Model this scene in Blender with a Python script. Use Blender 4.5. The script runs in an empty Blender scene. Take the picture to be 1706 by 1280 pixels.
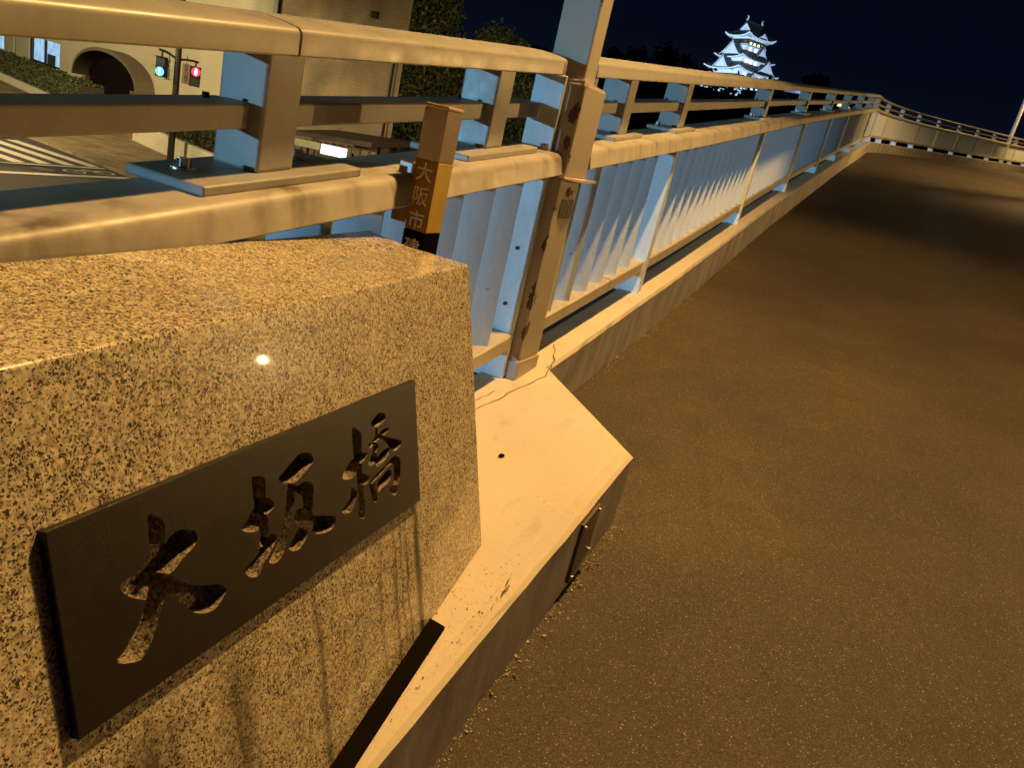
import bpy, bmesh, math, random
from mathutils import Vector, Matrix
random.seed(7)
R = math.radians
sc = bpy.context.scene
col = sc.collection

# ------------------------------------------------------------------ camera
CAM = Matrix(((0.876667, -0.323387, 0.356197), (0.429513, 0.192552, -0.882294), (0.216736, 0.926469, 0.307703)))
cd = bpy.data.cameras.new('camera'); cam = bpy.data.objects.new('camera', cd); col.objects.link(cam)
cam.matrix_world = CAM.to_4x4()
cd.sensor_fit = 'HORIZONTAL'; cd.sensor_width = 36; cd.lens = 1282/1706*36
cd.clip_start = 0.02; cd.clip_end = 3000
sc.camera = cam

# ------------------------------------------------------------------ night sky
w = bpy.data.worlds.new('World'); sc.world = w; w.use_nodes = True
nt = w.node_tree; bg = nt.nodes['Background']
tc = nt.nodes.new('ShaderNodeTexCoord'); sx = nt.nodes.new('ShaderNodeSeparateXYZ')
rp = nt.nodes.new('ShaderNodeValToRGB')
nt.links.new(tc.outputs['Generated'], sx.inputs[0]); nt.links.new(sx.outputs['Z'], rp.inputs[0]); nt.links.new(rp.outputs[0], bg.inputs[0])
rp.color_ramp.elements[0].position = 0.0; rp.color_ramp.elements[0].color = (0.0032, 0.0054, 0.0110, 1)
rp.color_ramp.elements[1].position = 0.5; rp.color_ramp.elements[1].color = (0.0010, 0.0020, 0.0066, 1)
e = rp.color_ramp.elements.new(0.16); e.color = (0.0012, 0.0027, 0.0085, 1)
bg.inputs[1].default_value = 1.0

# ------------------------------------------------------------------ lights (lamps of the place, and added fills)
SODIUM = (1.0, 0.578, 0.182)
def add_light(name, kind, loc, power, color, radius=0.1, target=None, angle=None, blend=0.2):
    l = bpy.data.lights.new(name, kind); l.energy = power; l.color = color; l.shadow_soft_size = radius
    o = bpy.data.objects.new(name, l); col.objects.link(o); o.location = loc
    if target is not None:
        d = Vector(target) - Vector(loc); o.rotation_euler = d.to_track_quat('-Z', 'Y').to_euler()
    if angle: l.spot_size = R(angle); l.spot_blend = blend
    return o
LAMP1 = (-0.32, 2.50, 3.20)
add_light('deck_lamp_light', 'SPOT', LAMP1, 1010, SODIUM, 0.07, (-0.20, 2.60, -2.0), 128, 0.22)
LAMP_R = (4.3, 18.6, 4.9)
add_light('deck_lamp_light', 'SPOT', LAMP_R, 1250, (1.0, 0.60, 0.20), 0.12, (3.2, 19.6, 0), 132, 0.45)
LAMP2 = (4.6, 35.0, 6.6)
add_light('deck_lamp_light', 'SPOT', LAMP2, 800, SODIUM, 0.12, (4.6, 34.6, 2), 150, 0.4)
LAMP_F = (15.6, 26.0, 3.9)
add_light('roadside_lamp_light', 'SPOT', LAMP_F, 7600, SODIUM, 0.16, (-0.6, 3.5, 0.0), 62, 0.5)
add_light('road_flood_light', 'SPOT', (-76.5, -127.0, -4.2), 600000, (0.29, 0.63, 0.92), 1.2, (-0.9, 10.0, 0.3), 11, 0.4)
add_light('green_fill_light', 'POINT', (-16.0, 2.0, 7.0), 620, (0.62, 1.0, 0.60), 0.4)  # added green fill tinting the shaded tops; no lamp stands here
add_light('tree_fill_light', 'SPOT', (-2.3, 9.0, 0.4), 6500, (1.0, 0.80, 0.40), 0.15, (-18.5, 27.5, -0.5), 62, 0.5)  # added unseen fill that brightens the trees, without a lamp
# castle floodlights
add_light('castle_flood_light', 'SPOT', (-135, 262, 33), 4.0e5, (0.52, 0.76, 1.0), 2.0, (-73, 342, 44), 34, 0.4)
add_light('castle_flood_light', 'SPOT', (-38, 268, 33), 2.8e5, (0.50, 0.72, 1.0), 2.0, (-73, 342, 44), 34, 0.4)
# street lamps lighting the crossing, the buildings and the trees
add_light('street_lamp_light', 'SPOT', (-38, 13.0, 3.6), 9500, (1.0, 0.80, 0.42), 0.15, (-37.5, 16.0, -3.5), 150, 0.2)
add_light('street_lamp_light', 'SPOT', (-27.0, 9.0, 3.4), 5600, (1.0, 0.70, 0.33), 0.12, (-23.5, 22.0, -2.0), 120, 0.3)
add_light('street_lamp_light', 'SPOT', (-62, 19.0, 3.4), 5500, (1.0, 0.82, 0.46), 0.15, (-63, 34.0, -3.5), 138, 0.3)

sc.view_settings.view_transform = 'Standard'; sc.view_settings.look = 'None'
sc.view_settings.exposure = 0; sc.view_settings.gamma = 1
sc.cycles.use_denoising = True
sc.cycles.max_bounces = 5; sc.cycles.diffuse_bounces = 3; sc.cycles.glossy_bounces = 3

# ------------------------------------------------------------------ materials
def newmat(name):
    m = bpy.data.materials.new(name); m.use_nodes = True
    t = m.node_tree; b = t.nodes['Principled BSDF']
    return m, t, b
def nd(t, kind, **kw):
    n = t.nodes.new(kind)
    for k, v in kw.items():
        if k.startswith('i_'):
            n.inputs[k[2:].replace('_', ' ')].default_value = v
        else: setattr(n, k, v)
    return n
def ramp(t, fac, stops, interp='LINEAR'):
    r = nd(t, 'ShaderNodeValToRGB'); cr = r.color_ramp; cr.interpolation = interp
    while len(cr.elements) < len(stops): cr.elements.new(0.5)
    for el, (p, c) in zip(cr.elements, stops):
        el.position = p; el.color = (c, c, c, 1) if isinstance(c, (int, float)) else (*c, 1)
    t.links.new(fac, r.inputs[0]); return r.outputs[0]
def mix(t, fac, a, b, mode='MIX'):
    n = nd(t, 'ShaderNodeMix', data_type='RGBA', blend_type=mode)
    for s, v in ((n.inputs[0], fac), (n.inputs[6], a), (n.inputs[7], b)):
        if hasattr(v, 'links'): t.links.new(v, s)
        elif isinstance(v, (int, float)): s.default_value = v
        else: s.default_value = (*v, 1)
    return n.outputs[2]
def coords(t, scale=(1, 1, 1), which='Object'):
    c = nd(t, 'ShaderNodeTexCoord'); mp = nd(t, 'ShaderNodeMapping'); mp.inputs['Scale'].default_value = scale
    t.links.new(c.outputs[which], mp.inputs[0]); return mp.outputs[0]
def noise(t, vec, scale, detail=4, rough=0.55, out='Fac'):
    n = nd(t, 'ShaderNodeTexNoise'); n.inputs['Scale'].default_value = scale; n.inputs['Detail'].default_value = detail; n.inputs['Roughness'].default_value = rough
    t.links.new(vec, n.inputs['Vector']); return n.outputs[out]
def voro(t, vec, scale, feature='F1', out='Distance', rnd=1.0):
    n = nd(t, 'ShaderNodeTexVoronoi', feature=feature); n.inputs['Scale'].default_value = scale; n.inputs['Randomness'].default_value = rnd
    t.links.new(vec, n.inputs['Vector']); return n.outputs[out]
def bump(t, b, h, strength=0.3, dist=0.002):
    n = nd(t, 'ShaderNodeBump'); n.inputs['Strength'].default_value = strength; n.inputs['Distance'].default_value = dist
    t.links.new(h, n.inputs['Height']); t.links.new(n.outputs[0], b.inputs['Normal'])
def math_(t, op, a, b=0.0):
    n = nd(t, 'ShaderNodeMath', operation=op)
    for s, v in ((n.inputs[0], a), (n.inputs[1], b)):
        if hasattr(v, 'links'): t.links.new(v, s)
        else: s.default_value = v
    return n.outputs[0]
def plain(name, c, rough=0.6, metal=0.0, emit=None, es=1.0):
    m, t, b = newmat(name)
    v = coords(t); n = noise(t, v, 6.0, 5)
    cc = mix(t, ramp(t, n, [(0.3, 0.0), (0.75, 1.0)]), tuple(x*0.82 for x in c), tuple(min(1, x*1.1) for x in c))
    t.links.new(cc, b.inputs['Base Color']); b.inputs['Roughness'].default_value = rough; b.inputs['Metallic'].default_value = metal
    if rough >= 0.95: b.inputs['Specular IOR Level'].default_value = 0.0
    if emit:
        b.inputs['Emission Color'].default_value = (*emit, 1); b.inputs['Emission Strength'].default_value = es
    return m

def mat_rail(name, c, dirt=(0.16, 0.13, 0.09), amount=0.5, rough=0.38, streak=True):
    """painted railing metal with sooty vertical run marks"""
    m, t, b = newmat(name)
    v = coords(t)
    big = noise(t, coords(t, (3.0, 3.0, 1.2)), 2.2, 5, 0.6)
    st = noise(t, coords(t, (9.0, 9.0, 0.9)), 2.0, 3, 0.5)
    f = math_(t, 'MULTIPLY', ramp(t, big, [(0.44, 0.0), (0.66, 1.0)]), ramp(t, st, [(0.4, 0.15), (0.65, 1.0)]))
    f = math_(t, 'MULTIPLY', f, amount)
    fine = noise(t, v, 90, 3)
    base = mix(t, ramp(t, fine, [(0.35, 0.0), (0.7, 1.0)]), tuple(x*0.93 for x in c), c)
    chip = math_(t, 'MULTIPLY', ramp(t, noise(t, v, 48, 4, 0.6), [(0.700, 0.0), (0.706, 1.0)]), ramp(t, noise(t, v, 4, 2), [(0.50, 0.0), (0.56, 1.0)]))
    base = mix(t, f, base, dirt)
    base = mix(t, math_(t, 'MULTIPLY', chip, 0.85), base, (0.07, 0.05, 0.035))
    t.links.new(base, b.inputs['Base Color'])
    rr = ramp(t, noise(t, v, 12, 4), [(0.3, rough*0.8), (0.8, min(1, rough*1.35))])
    t.links.new(rr, b.inputs['Roughness'])
    bump(t, b, noise(t, v, 260, 3), 0.12, 0.001)
    return m
M_RAIL = mat_rail('rail_paint', (0.345, 0.33, 0.30), amount=0.4)
M_BOX = mat_rail('box_rail_paint', (0.42, 0.385, 0.335), dirt=(0.10, 0.075, 0.05), amount=1.0, rough=0.45)
M_FIN = mat_rail('louver_paint', (0.70, 0.78, 0.84), dirt=(0.26, 0.26, 0.25), amount=0.35, rough=0.5)
M_LOW = mat_rail('low_rail_paint', (0.50, 0.45, 0.375), amount=0.4)

def mat_peel():
    m, t, b = newmat('peeling_post_paint')
    v = coords(t)
    n = noise(t, coords(t, (1, 1, 0.55)), 26, 5, 0.62)
    big = noise(t, v, 3.2, 3)
    s = math_(t, 'ADD', math_(t, 'MULTIPLY', n, 0.72), math_(t, 'MULTIPLY', big, 0.42))
    c0 = nd(t, 'ShaderNodeTexCoord'); sp = nd(t, 'ShaderNodeSeparateXYZ'); t.links.new(c0.outputs['Object'], sp.inputs[0])
    ex = math_(t, 'ABSOLUTE', math_(t, 'ADD', sp.outputs['X'], 0.897)); ey = math_(t, 'ABSOLUTE', math_(t, 'SUBTRACT', sp.outputs['Y'], 2.226))
    edge = ramp(t, math_(t, 'ADD', ex, ey), [(0.0, 0.16), (0.035, 0.0)])
    s = math_(t, 'ADD', s, edge)
    mask = ramp(t, s, [(0.728, 0.0), (0.734, 1.0)])
    paint = mix(t, noise(t, v, 9, 4), (0.38, 0.32, 0.25), (0.43, 0.38, 0.31))
    rust = mix(t, noise(t, v, 60, 4), (0.045, 0.030, 0.022), (0.13, 0.09, 0.06))
    t.links.new(mix(t, mask, paint, rust), b.inputs['Base Color'])
    b.inputs['Roughness'].default_value = 0.5
    bump(t, b, math_(t, 'SUBTRACT', 1.0, mask), 0.6, 0.002)
    return m
M_PEEL = mat_peel()

def mat_granite():
    m, t, b = newmat('polished_granite')
    v = coords(t)
    d1 = voro(t, v, 230, out='Color'); sp = nd(t, 'ShaderNodeSeparateColor'); t.links.new(d1, sp.inputs[0])
    cell = sp.outputs[0]
    warp = noise(t, v, 300, 4, 0.6)
    clump = noise(t, v, 26, 4, 0.6)
    grey = mix(t, ramp(t, cell, [(0.15, 0.0), (0.9, 1.0)]), (0.51, 0.43, 0.29), (0.76, 0.66, 0.46))
    q = ramp(t, noise(t, v, 130, 3, 0.6), [(0.50, 0.0), (0.60, 1.0)])
    c = mix(t, math_(t, 'MULTIPLY', q, 0.6), grey, (0.26, 0.21, 0.16))
    # biotite flecks, gathered in clumps
    wv = nd(t, 'ShaderNodeVectorMath', operation='SCALE'); wn = noise(t, v, 420, 2, 0.5, out='Color'); t.links.new(wn, wv.inputs[0]); wv.inputs['Scale'].default_value = 0.0030
    va = nd(t, 'ShaderNodeVectorMath', operation='ADD'); t.links.new(v, va.inputs[0]); t.links.new(wv.outputs[0], va.inputs[1]); vw = va.outputs[0]
    for sc_, thr, colr in ((480, 0.730, (0.20, 0.16, 0.105)), (370, 0.768, (0.060, 0.048, 0.034)), (620, 0.768, (0.062, 0.050, 0.036))):
        q2 = nd(t, 'ShaderNodeSeparateColor'); t.links.new(voro(t, vw, sc_, out='Color'), q2.inputs[0])
        fl = math_(t, 'ADD', math_(t, 'MULTIPLY', q2.outputs[1], 0.70), math_(t, 'MULTIPLY', clump, 0.28))
        c = mix(t, ramp(t, fl, [(thr-0.006, 0.0), (thr+0.006, 1.0)]), c, colr)
    w_ = ramp(t, noise(t, v, 160, 2, 0.5), [(0.66, 0.0), (0.72, 1.0)])
    c = mix(t, w_, c, (0.60, 0.55, 0.46))
    # drip stains under the plate (Y runs along the stone, Z up)
    ss = nd(t, 'ShaderNodeTexCoord'); sy = nd(t, 'ShaderNodeSeparateXYZ'); t.links.new(ss.outputs['Object'], sy.inputs[0])
    wob = math_(t, 'MULTIPLY', math_(t, 'SUBTRACT', noise(t, coords(t, (1, 1, 1)), 7, 4), 0.5), 0.055)
    yy = math_(t, 'ADD', sy.outputs['Y'], wob)
    tot = None
    for (yc, wd, a) in ((-0.305, 0.016, 0.95), (-0.345, 0.008, 0.7), (-0.366, 0.007, 0.65), (-0.392, 0.012, 0.55), (-0.44, 0.006, 0.4), (-0.62, 0.012, 0.5), (-0.80, 0.045, 0.6), (-0.93, 0.06, 0.75)):
        g = math_(t, 'ABSOLUTE', math_(t, 'SUBTRACT', yy, yc)); g = math_(t, 'DIVIDE', g, wd)
        g = ramp(t, g, [(0.0, a), (1.0, 0.0)])
        tot = g if tot is None else math_(t, 'MAXIMUM', tot, g)
    below = ramp(t, sy.outputs['Z'], [(0.17, 1.0), (0.235, 0.0)])
    fade = ramp(t, noise(t, coords(t, (1, 14, 1.6)), 2.5, 3), [(0.3, 0.35), (0.6, 1.0)])
    stn = math_(t, 'MULTIPLY', math_(t, 'MULTIPLY', tot, below), fade)
    c = mix(t, math_(t, 'MINIMUM', math_(t, 'MULTIPLY', stn, 1.35), 0.92), c, (0.045, 0.036, 0.022))
    t.links.new(c, b.inputs['Base Color'])
    b.inputs['Roughness'].default_value = 0.22; b.inputs['Coat Weight'].default_value = 0.35; b.inputs['Coat Roughness'].default_value = 0.04
    bump(t, b, warp, 0.05, 0.0006)
    return m
M_GRAN = mat_granite()

def mat_asphalt():
    m, t, b = newmat('deck_asphalt')
    v = coords(t)
    n1 = noise(t, v, 0.9, 6, 0.62); n2 = noise(t, v, 9, 4)
    c = mix(t, ramp(t, n1, [(0.35, 0.0), (0.7, 1.0)]), (0.060, 0.046, 0.026), (0.116, 0.082, 0.039))
    c = mix(t, ramp(t, n2, [(0.45, 0.0), (0.75, 0.5)]), c, (0.054, 0.038, 0.024))
    vc = voro(t, v, 420, out='Color'); sp = nd(t, 'ShaderNodeSeparateColor'); t.links.new(vc, sp.inputs[0])
    dist = voro(t, v, 330)
    g = ramp(t, sp.outputs[0], [(0.0, 0.45), (0.55, 0.85), (0.9, 1.5), (1.0, 2.1)])
    c = mix(t, 1.0, c, g, 'MULTIPLY')
    big = voro(t, v, 300, out='Color'); s2 = nd(t, 'ShaderNodeSeparateColor'); t.links.new(big, s2.inputs[0])
    spark = math_(t, 'MULTIPLY', ramp(t, s2.outputs[1], [(0.965, 0.0), (0.970, 1.0)]), ramp(t, voro(t, v, 300), [(0.30, 1.0), (0.45, 0.0)]))
    c = mix(t, math_(t, 'MULTIPLY', spark, 0.9), c, (0.55, 0.46, 0.32))
    t.links.new(c, b.inputs['Base Color'])
    b.inputs['Roughness'].default_value = 0.72
    h = math_(t, 'ADD', math_(t, 'MULTIPLY', dist, -1.0), math_(t, 'MULTIPLY', sp.outputs[0], 0.35))
    bump(t, b, h, 0.5, 0.002)
    return m
M_ASPH = mat_asphalt()

def mat_kerb():
    m, t, b = newmat('painted_kerb_concrete')
    v = coords(t)
    n1 = noise(t, v, 3.0, 5); n2 = noise(t, v, 28, 5, 0.6)
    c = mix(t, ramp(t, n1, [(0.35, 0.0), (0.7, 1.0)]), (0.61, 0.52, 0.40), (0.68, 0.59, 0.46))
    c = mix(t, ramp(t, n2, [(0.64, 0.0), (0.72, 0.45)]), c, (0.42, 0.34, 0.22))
    spots = math_(t, 'MULTIPLY', ramp(t, noise(t, v, 95, 2), [(0.71, 0.0), (0.73, 1.0)]), ramp(t, noise(t, v, 5, 3), [(0.5, 0.0), (0.6, 1.0)]))
    c = mix(t, math_(t, 'MULTIPLY', spots, 0.8), c, (0.12, 0.09, 0.05))
    smear = math_(t, 'MULTIPLY', ramp(t, noise(t, coords(t, (9, 3.2, 4)), 1.5, 5, 0.62), [(0.60, 0.0), (0.76, 1.0)]), 0.5)
    c = mix(t, smear, c, (0.40, 0.33, 0.22))
    pores = ramp(t, noise(t, v, 170, 2), [(0.745, 0.0), (0.76, 1.0)])
    c = mix(t, math_(t, 'MULTIPLY', pores, 0.55), c, (0.20, 0.15, 0.09))
    # greyer, darker tone on upright faces
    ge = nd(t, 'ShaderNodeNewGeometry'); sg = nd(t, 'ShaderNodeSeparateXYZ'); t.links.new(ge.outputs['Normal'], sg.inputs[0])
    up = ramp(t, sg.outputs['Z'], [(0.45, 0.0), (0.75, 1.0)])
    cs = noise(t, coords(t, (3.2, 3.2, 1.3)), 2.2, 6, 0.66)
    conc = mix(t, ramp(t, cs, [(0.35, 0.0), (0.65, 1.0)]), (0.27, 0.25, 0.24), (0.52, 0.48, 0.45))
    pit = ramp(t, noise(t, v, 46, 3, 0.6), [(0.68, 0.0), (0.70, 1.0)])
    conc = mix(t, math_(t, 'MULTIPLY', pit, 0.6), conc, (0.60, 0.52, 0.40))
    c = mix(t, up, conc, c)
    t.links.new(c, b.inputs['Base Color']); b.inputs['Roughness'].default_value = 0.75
    bump(t, b, noise(t, v, 60, 5, 0.6), 0.35, 0.003)
    return m
M_KERB = mat_kerb()
M_BEAM_SHADE = plain('beam_shade_green', (0.075, 0.105, 0.095), 0.7)  # dark green is shade put into the colour of a pale surface
M_PLATE = None
def mat_plate():
    m, t, b = newmat('dark_bronze_plate'); v = coords(t)
    c = mix(t, ramp(t, noise(t, v, 40, 5, 0.65), [(0.35, 0.0), (0.7, 1.0)]), (0.008, 0.005, 0.0025), (0.017, 0.011, 0.005))
    t.links.new(c, b.inputs['Base Color']); b.inputs['Roughness'].default_value = 0.42
    bump(t, b, noise(t, v, 420, 3), 0.25, 0.0008); return m
def mat_groove():
    m, t, b = newmat('carved_groove'); v = coords(t)
    n = noise(t, v, 230, 4, 0.65)
    c = mix(t, ramp(t, n, [(0.36, 0.0), (0.58, 1.0)]), (0.022, 0.016, 0.010), (0.44, 0.35, 0.24))
    t.links.new(c, b.inputs['Base Color']); b.inputs['Roughness'].default_value = 0.7
    bump(t, b, n, 1.0, 0.006); return m
M_PLATE = mat_plate(); M_GROOVE = mat_groove()

def mat_leaf(name, c1, c2):
    m, t, b = newmat(name); 
    oi = nd(t, 'ShaderNodeNewGeometry')
    c = mix(t, oi.outputs['Random Per Island'], c1, c2)
    t.links.new(c, b.inputs['Base Color']); b.inputs['Roughness'].default_value = 0.55
    return m
M_LEAF = mat_leaf('leaves', (0.030, 0.042, 0.012), (0.13, 0.13, 0.035))
M_LEAF_D = mat_leaf('dark_leaves', (0.010, 0.016, 0.008), (0.022, 0.030, 0.014))
M_HEDGE = mat_leaf('hedge_leaves', (0.028, 0.045, 0.010), (0.085, 0.10, 0.02))
M_BARK = plain('bark', (0.07, 0.05, 0.035), 0.9)
M_DARK = plain('dark_metal', (0.030, 0.025, 0.022), 0.45, 0.3)
M_BLACK = plain('matt_black', (0.009, 0.007, 0.005), 0.96)
M_STEEL = plain('bolt_steel', (0.45, 0.42, 0.38), 0.3, 0.9)
M_WHITE = plain('white_paint', (0.75, 0.74, 0.70), 0.5)
M_ROAD = plain('road_asphalt', (0.050, 0.042, 0.036), 0.8)
M_LINE = plain('road_line_paint', (0.66, 0.62, 0.52), 0.7)
M_GROUND = plain('earth', (0.05, 0.055, 0.03), 0.95)

def mat_wall(name, c1, c2, mortar, bw, bh, msize=0.02, mottle=0.35):
    m, t, b = newmat(name)
    br = nd(t, 'ShaderNodeTexBrick'); br.inputs['Color1'].default_value = (*c1, 1); br.inputs['Color2'].default_value = (*c2, 1); br.inputs['Mortar'].default_value = (*mortar, 1)
    br.inputs['Scale'].default_value = 1.0; br.inputs['Brick Width'].default_value = bw; br.inputs['Row Height'].default_value = bh; br.inputs['Mortar Size'].default_value = msize
    c0 = nd(t, 'ShaderNodeTexCoord'); s_ = nd(t, 'ShaderNodeSeparateXYZ'); t.links.new(c0.outputs['Object'], s_.inputs[0])
    cb = nd(t, 'ShaderNodeCombineXYZ'); t.links.new(math_(t, 'ADD', s_.outputs['X'], s_.outputs['Y']), cb.inputs[0]); t.links.new(s_.outputs['Z'], cb.inputs[1])
    t.links.new(cb.outputs[0], br.inputs['Vector'])
    n = noise(t, coords(t), 0.7, 5, 0.6)
    c = mix(t, math_(t, 'MULTIPLY', ramp(t, n, [(0.42, 0.0), (0.68, 1.0)]), mottle), br.outputs['Color'], tuple(x*0.35 for x in c1))
    t.links.new(c, b.inputs['Base Color']); b.inputs['Roughness'].default_value = 0.8
    bump(t, b, br.outputs['Fac'], -0.4, 0.01); return m
M_BEIGE = mat_wall('beige_tile_wall', (0.56, 0.50, 0.34), (0.53, 0.48, 0.33), (0.47, 0.42, 0.285), 0.42, 0.14, 0.008, 0.12)
M_BROWN = mat_wall('brown_brick_wall', (0.38, 0.27, 0.15), (0.34, 0.24, 0.13), (0.30, 0.21, 0.115), 0.42, 0.13, 0.012, 0.55)  # dark mottle puts leaf shade, along with dirt, into the brick colour
M_PAVE = mat_wall('pavement_blocks', (0.26, 0.20, 0.10), (0.17, 0.13, 0.07), (0.10, 0.08, 0.05), 0.6, 0.3, 0.02, 0.4)
def mat_pave():
    m, t, b = newmat('pavement_blocks'); v = coords(t)
    br = nd(t, 'ShaderNodeTexBrick'); br.inputs['Color1'].default_value = (0.30, 0.235, 0.12, 1); br.inputs['Color2'].default_value = (0.20, 0.15, 0.075, 1); br.inputs['Mortar'].default_value = (0.15, 0.11, 0.06, 1)
    br.inputs['Scale'].default_value = 1.0; br.inputs['Brick Width'].default_value = 0.6; br.inputs['Row Height'].default_value = 0.3; br.inputs['Mortar Size'].default_value = 0.012
    t.links.new(v, br.inputs['Vector'])
    n = noise(t, v, 0.9, 4)
    c = mix(t, ramp(t, n, [(0.45, 0.0), (0.65, 0.6)]), br.outputs['Color'], (0.12, 0.09, 0.04))
    t.links.new(c, b.inputs['Base Color']); b.inputs['Roughness'].default_value = 0.85; return m
M_PAVE = mat_pave()

# ------------------------------------------------------------------ mesh helpers
class MB:
    def __init__(s): s.v = []; s.f = []; s.m = []
    def add(s, vs, fs, mi=0):
        o = len(s.v); s.v += [tuple(p) for p in vs]
        for f in fs: s.f.append(tuple(o+i for i in f)); s.m.append(mi)
    def box(s, x0, x1, y0, y1, z0, z1, mi=0, fn=None):
        vs = [(x, y, z) for z in (z0, z1) for y in (y0, y1) for x in (x0, x1)]
        if fn: vs = [fn(*p) for p in vs]
        s.add(vs, [(0, 2, 3, 1), (4, 5, 7, 6), (0, 1, 5, 4), (2, 6, 7, 3), (0, 4, 6, 2), (1, 3, 7, 5)], mi)
    def tube(s, p0, p1, r0, r1=None, n=12, mi=0, cap=True):
        r1 = r0 if r1 is None else r1
        p0 = Vector(p0); p1 = Vector(p1); d = (p1-p0).normalized()
        a = d.orthogonal().normalized(); b = d.cross(a)
        vs = []
        for p, r in ((p0, r0), (p1, r1)):
            for i in range(n):
                t = 2*math.pi*i/n; vs.append(p + a*math.cos(t)*r + b*math.sin(t)*r)
        fs = [(i, (i+1) % n, n+(i+1) % n, n+i) for i in range(n)]
        if cap: fs += [tuple(range(n))[::-1], tuple(range(n, 2*n))]
        s.add(vs, fs, mi)
    def build(s, name, mats, parent=None, bevel=0, seg=2, smooth=False, loc=None):
        me = bpy.data.meshes.new(name); me.from_pydata(s.v, [], s.f)
        if not isinstance(mats, (list, tuple)): mats = [mats]
        for m in mats: me.materials.append(m)
        for p, mi in zip(me.polygons, s.m): p.material_index = mi
        bm = bmesh.new(); bm.from_mesh(me)
        bmesh.ops.recalc_face_normals(bm, faces=bm.faces)
        if bevel:
            ed = [x for x in bm.edges if len(x.link_faces) == 2 and x.calc_face_angle(0) > 0.5]
            bmesh.ops.bevel(bm, geom=ed, offset=bevel, segments=seg, profile=0.5, affect='EDGES', clamp_overlap=True)
        bm.to_mesh(me); bm.free()
        if smooth:
            for p in me.polygons: p.use_smooth = True
            me.set_sharp_from_angle(angle=R(40))
        o = bpy.data.objects.new(name, me); col.objects.link(o)
        if parent: o.parent = parent
        return o
def tag(o, label=None, cat=None, group=None, kind=None):
    if label: o['label'] = label
    if cat: o['category'] = cat
    if group: o['group'] = group
    if kind: o['kind'] = kind
    return o
def empty(name, loc, label, cat, group=None, rz=0):
    o = bpy.data.objects.new(name, None); col.objects.link(o); o.location = loc; o.rotation_euler = (0, 0, rz)
    o.empty_display_size = 0.2
    return tag(o, label, cat, group)
def keep(o, parent):
    """parent a mesh made in world coordinates under an Empty without moving it"""
    bpy.context.view_layer.update()
    o.parent = parent; o.matrix_parent_inverse = Matrix.Translation(parent.location).inverted() if parent.rotation_euler[2] == 0 else (Matrix.Translation(parent.location) @ Matrix.Rotation(parent.rotation_euler[2], 4, 'Z')).inverted()
    return o

# ------------------------------------------------------------------ the ramp: S runs along it, off across it (right +), b above the ramp line
SL = 0.12722803
_path = []
def _mk():
    x = y = z = 0.0; y = -12.0; z = SL*-12; S = -12.0; ds = 0.1
    while S < 62:
        h = 0.0 if S < 20.5 else R(3.3 + (20.0-3.3)*min(1, (S-20.5)/8.5))
        _path.append((x, y, z, h))
        x += ds*math.sin(h); y += ds*math.cos(h); z += ds*(SL if S < 19.5 else 0.086); S += ds
_mk()
def drift(S):
    if S < 3.6 or S > 19: return 0.0
    if S < 8: k = (S-3.6)/4.4
    elif S < 13: k = 1.0
    else: k = (19-S)/6
    k = k*k*(3-2*k); return -0.05*k
def at(S, off, b):
    i = (S+12)/0.1; j = int(i); f = i-j
    a, c = _path[j], _path[j+1]
    x, y, z, h = (a[q]+(c[q]-a[q])*f for q in range(4))
    off += drift(S)
    return Vector((x+off*math.cos(h), y-off*math.sin(h), z+b))
def head(S): return _path[int((S+12)/0.1)][3]
def sweep(mb, prof, S0, S1, step=0.3, mi=0, caps=True):
    n = max(1, int(math.ceil((S1-S0)/step))); k = len(prof); vs = []
    for i in range(n+1):
        S = S0+(S1-S0)*i/n
        vs += [at(S, o, b) for o, b in prof]
    fs = []
    for i in range(n):
        for j in range(k):
            a = i*k+j; c = i*k+(j+1) % k
            fs.append((a, c, c+k, a+k))
    if caps: fs += [tuple(range(k))[::-1], tuple(range(n*k, n*k+k))]
    mb.add(vs, fs, mi)
def rprof(x0, x1, z0, z1, r=0.008, n=3, dome=0.0):
    """rounded rectangle profile"""
    pts = []
    for cx_, cz_, a0 in ((x1-r, z1-r, 0), (x0+r, z1-r, 90), (x0+r, z0+r, 180), (x1-r, z0+r, 270)):
        for i in range(n+1):
            a = R(a0+90*i/n); pts.append((cx_+r*math.cos(a), cz_+r*math.sin(a)))
    return pts

# ------------------------------------------------------------------ SETTING: deck, kerb
mb = MB(); sweep(mb, [(-0.865, -1.28), (3.6, -1.28), (3.6, -1.60), (-0.865, -1.60)], -9, 60, 0.5)
tag(mb.build('walkway', M_ASPH), kind='structure')
KT = -1.045
mb = MB()
prof = [(-0.868, -1.30), (-0.853, KT-0.012), (-0.862, KT), (-1.005, KT), (-1.005, -1.30)]
sweep(mb, prof, 2.40, 24, 0.09)
jr = random.Random(77)
for i in range(len(mb.v)):
    k_ = i % 5
    if k_ in (1, 2): x_, y_, z_ = mb.v[i]; w_ = 0.0008 if k_ == 1 else 0.0006; mb.v[i] = (x_+jr.gauss(0, w_)+0.001*math.sin(y_*5.1), y_, z_+jr.gauss(0, 0.0005))
sweep(mb, prof, 24, 60, 0.6)
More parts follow.
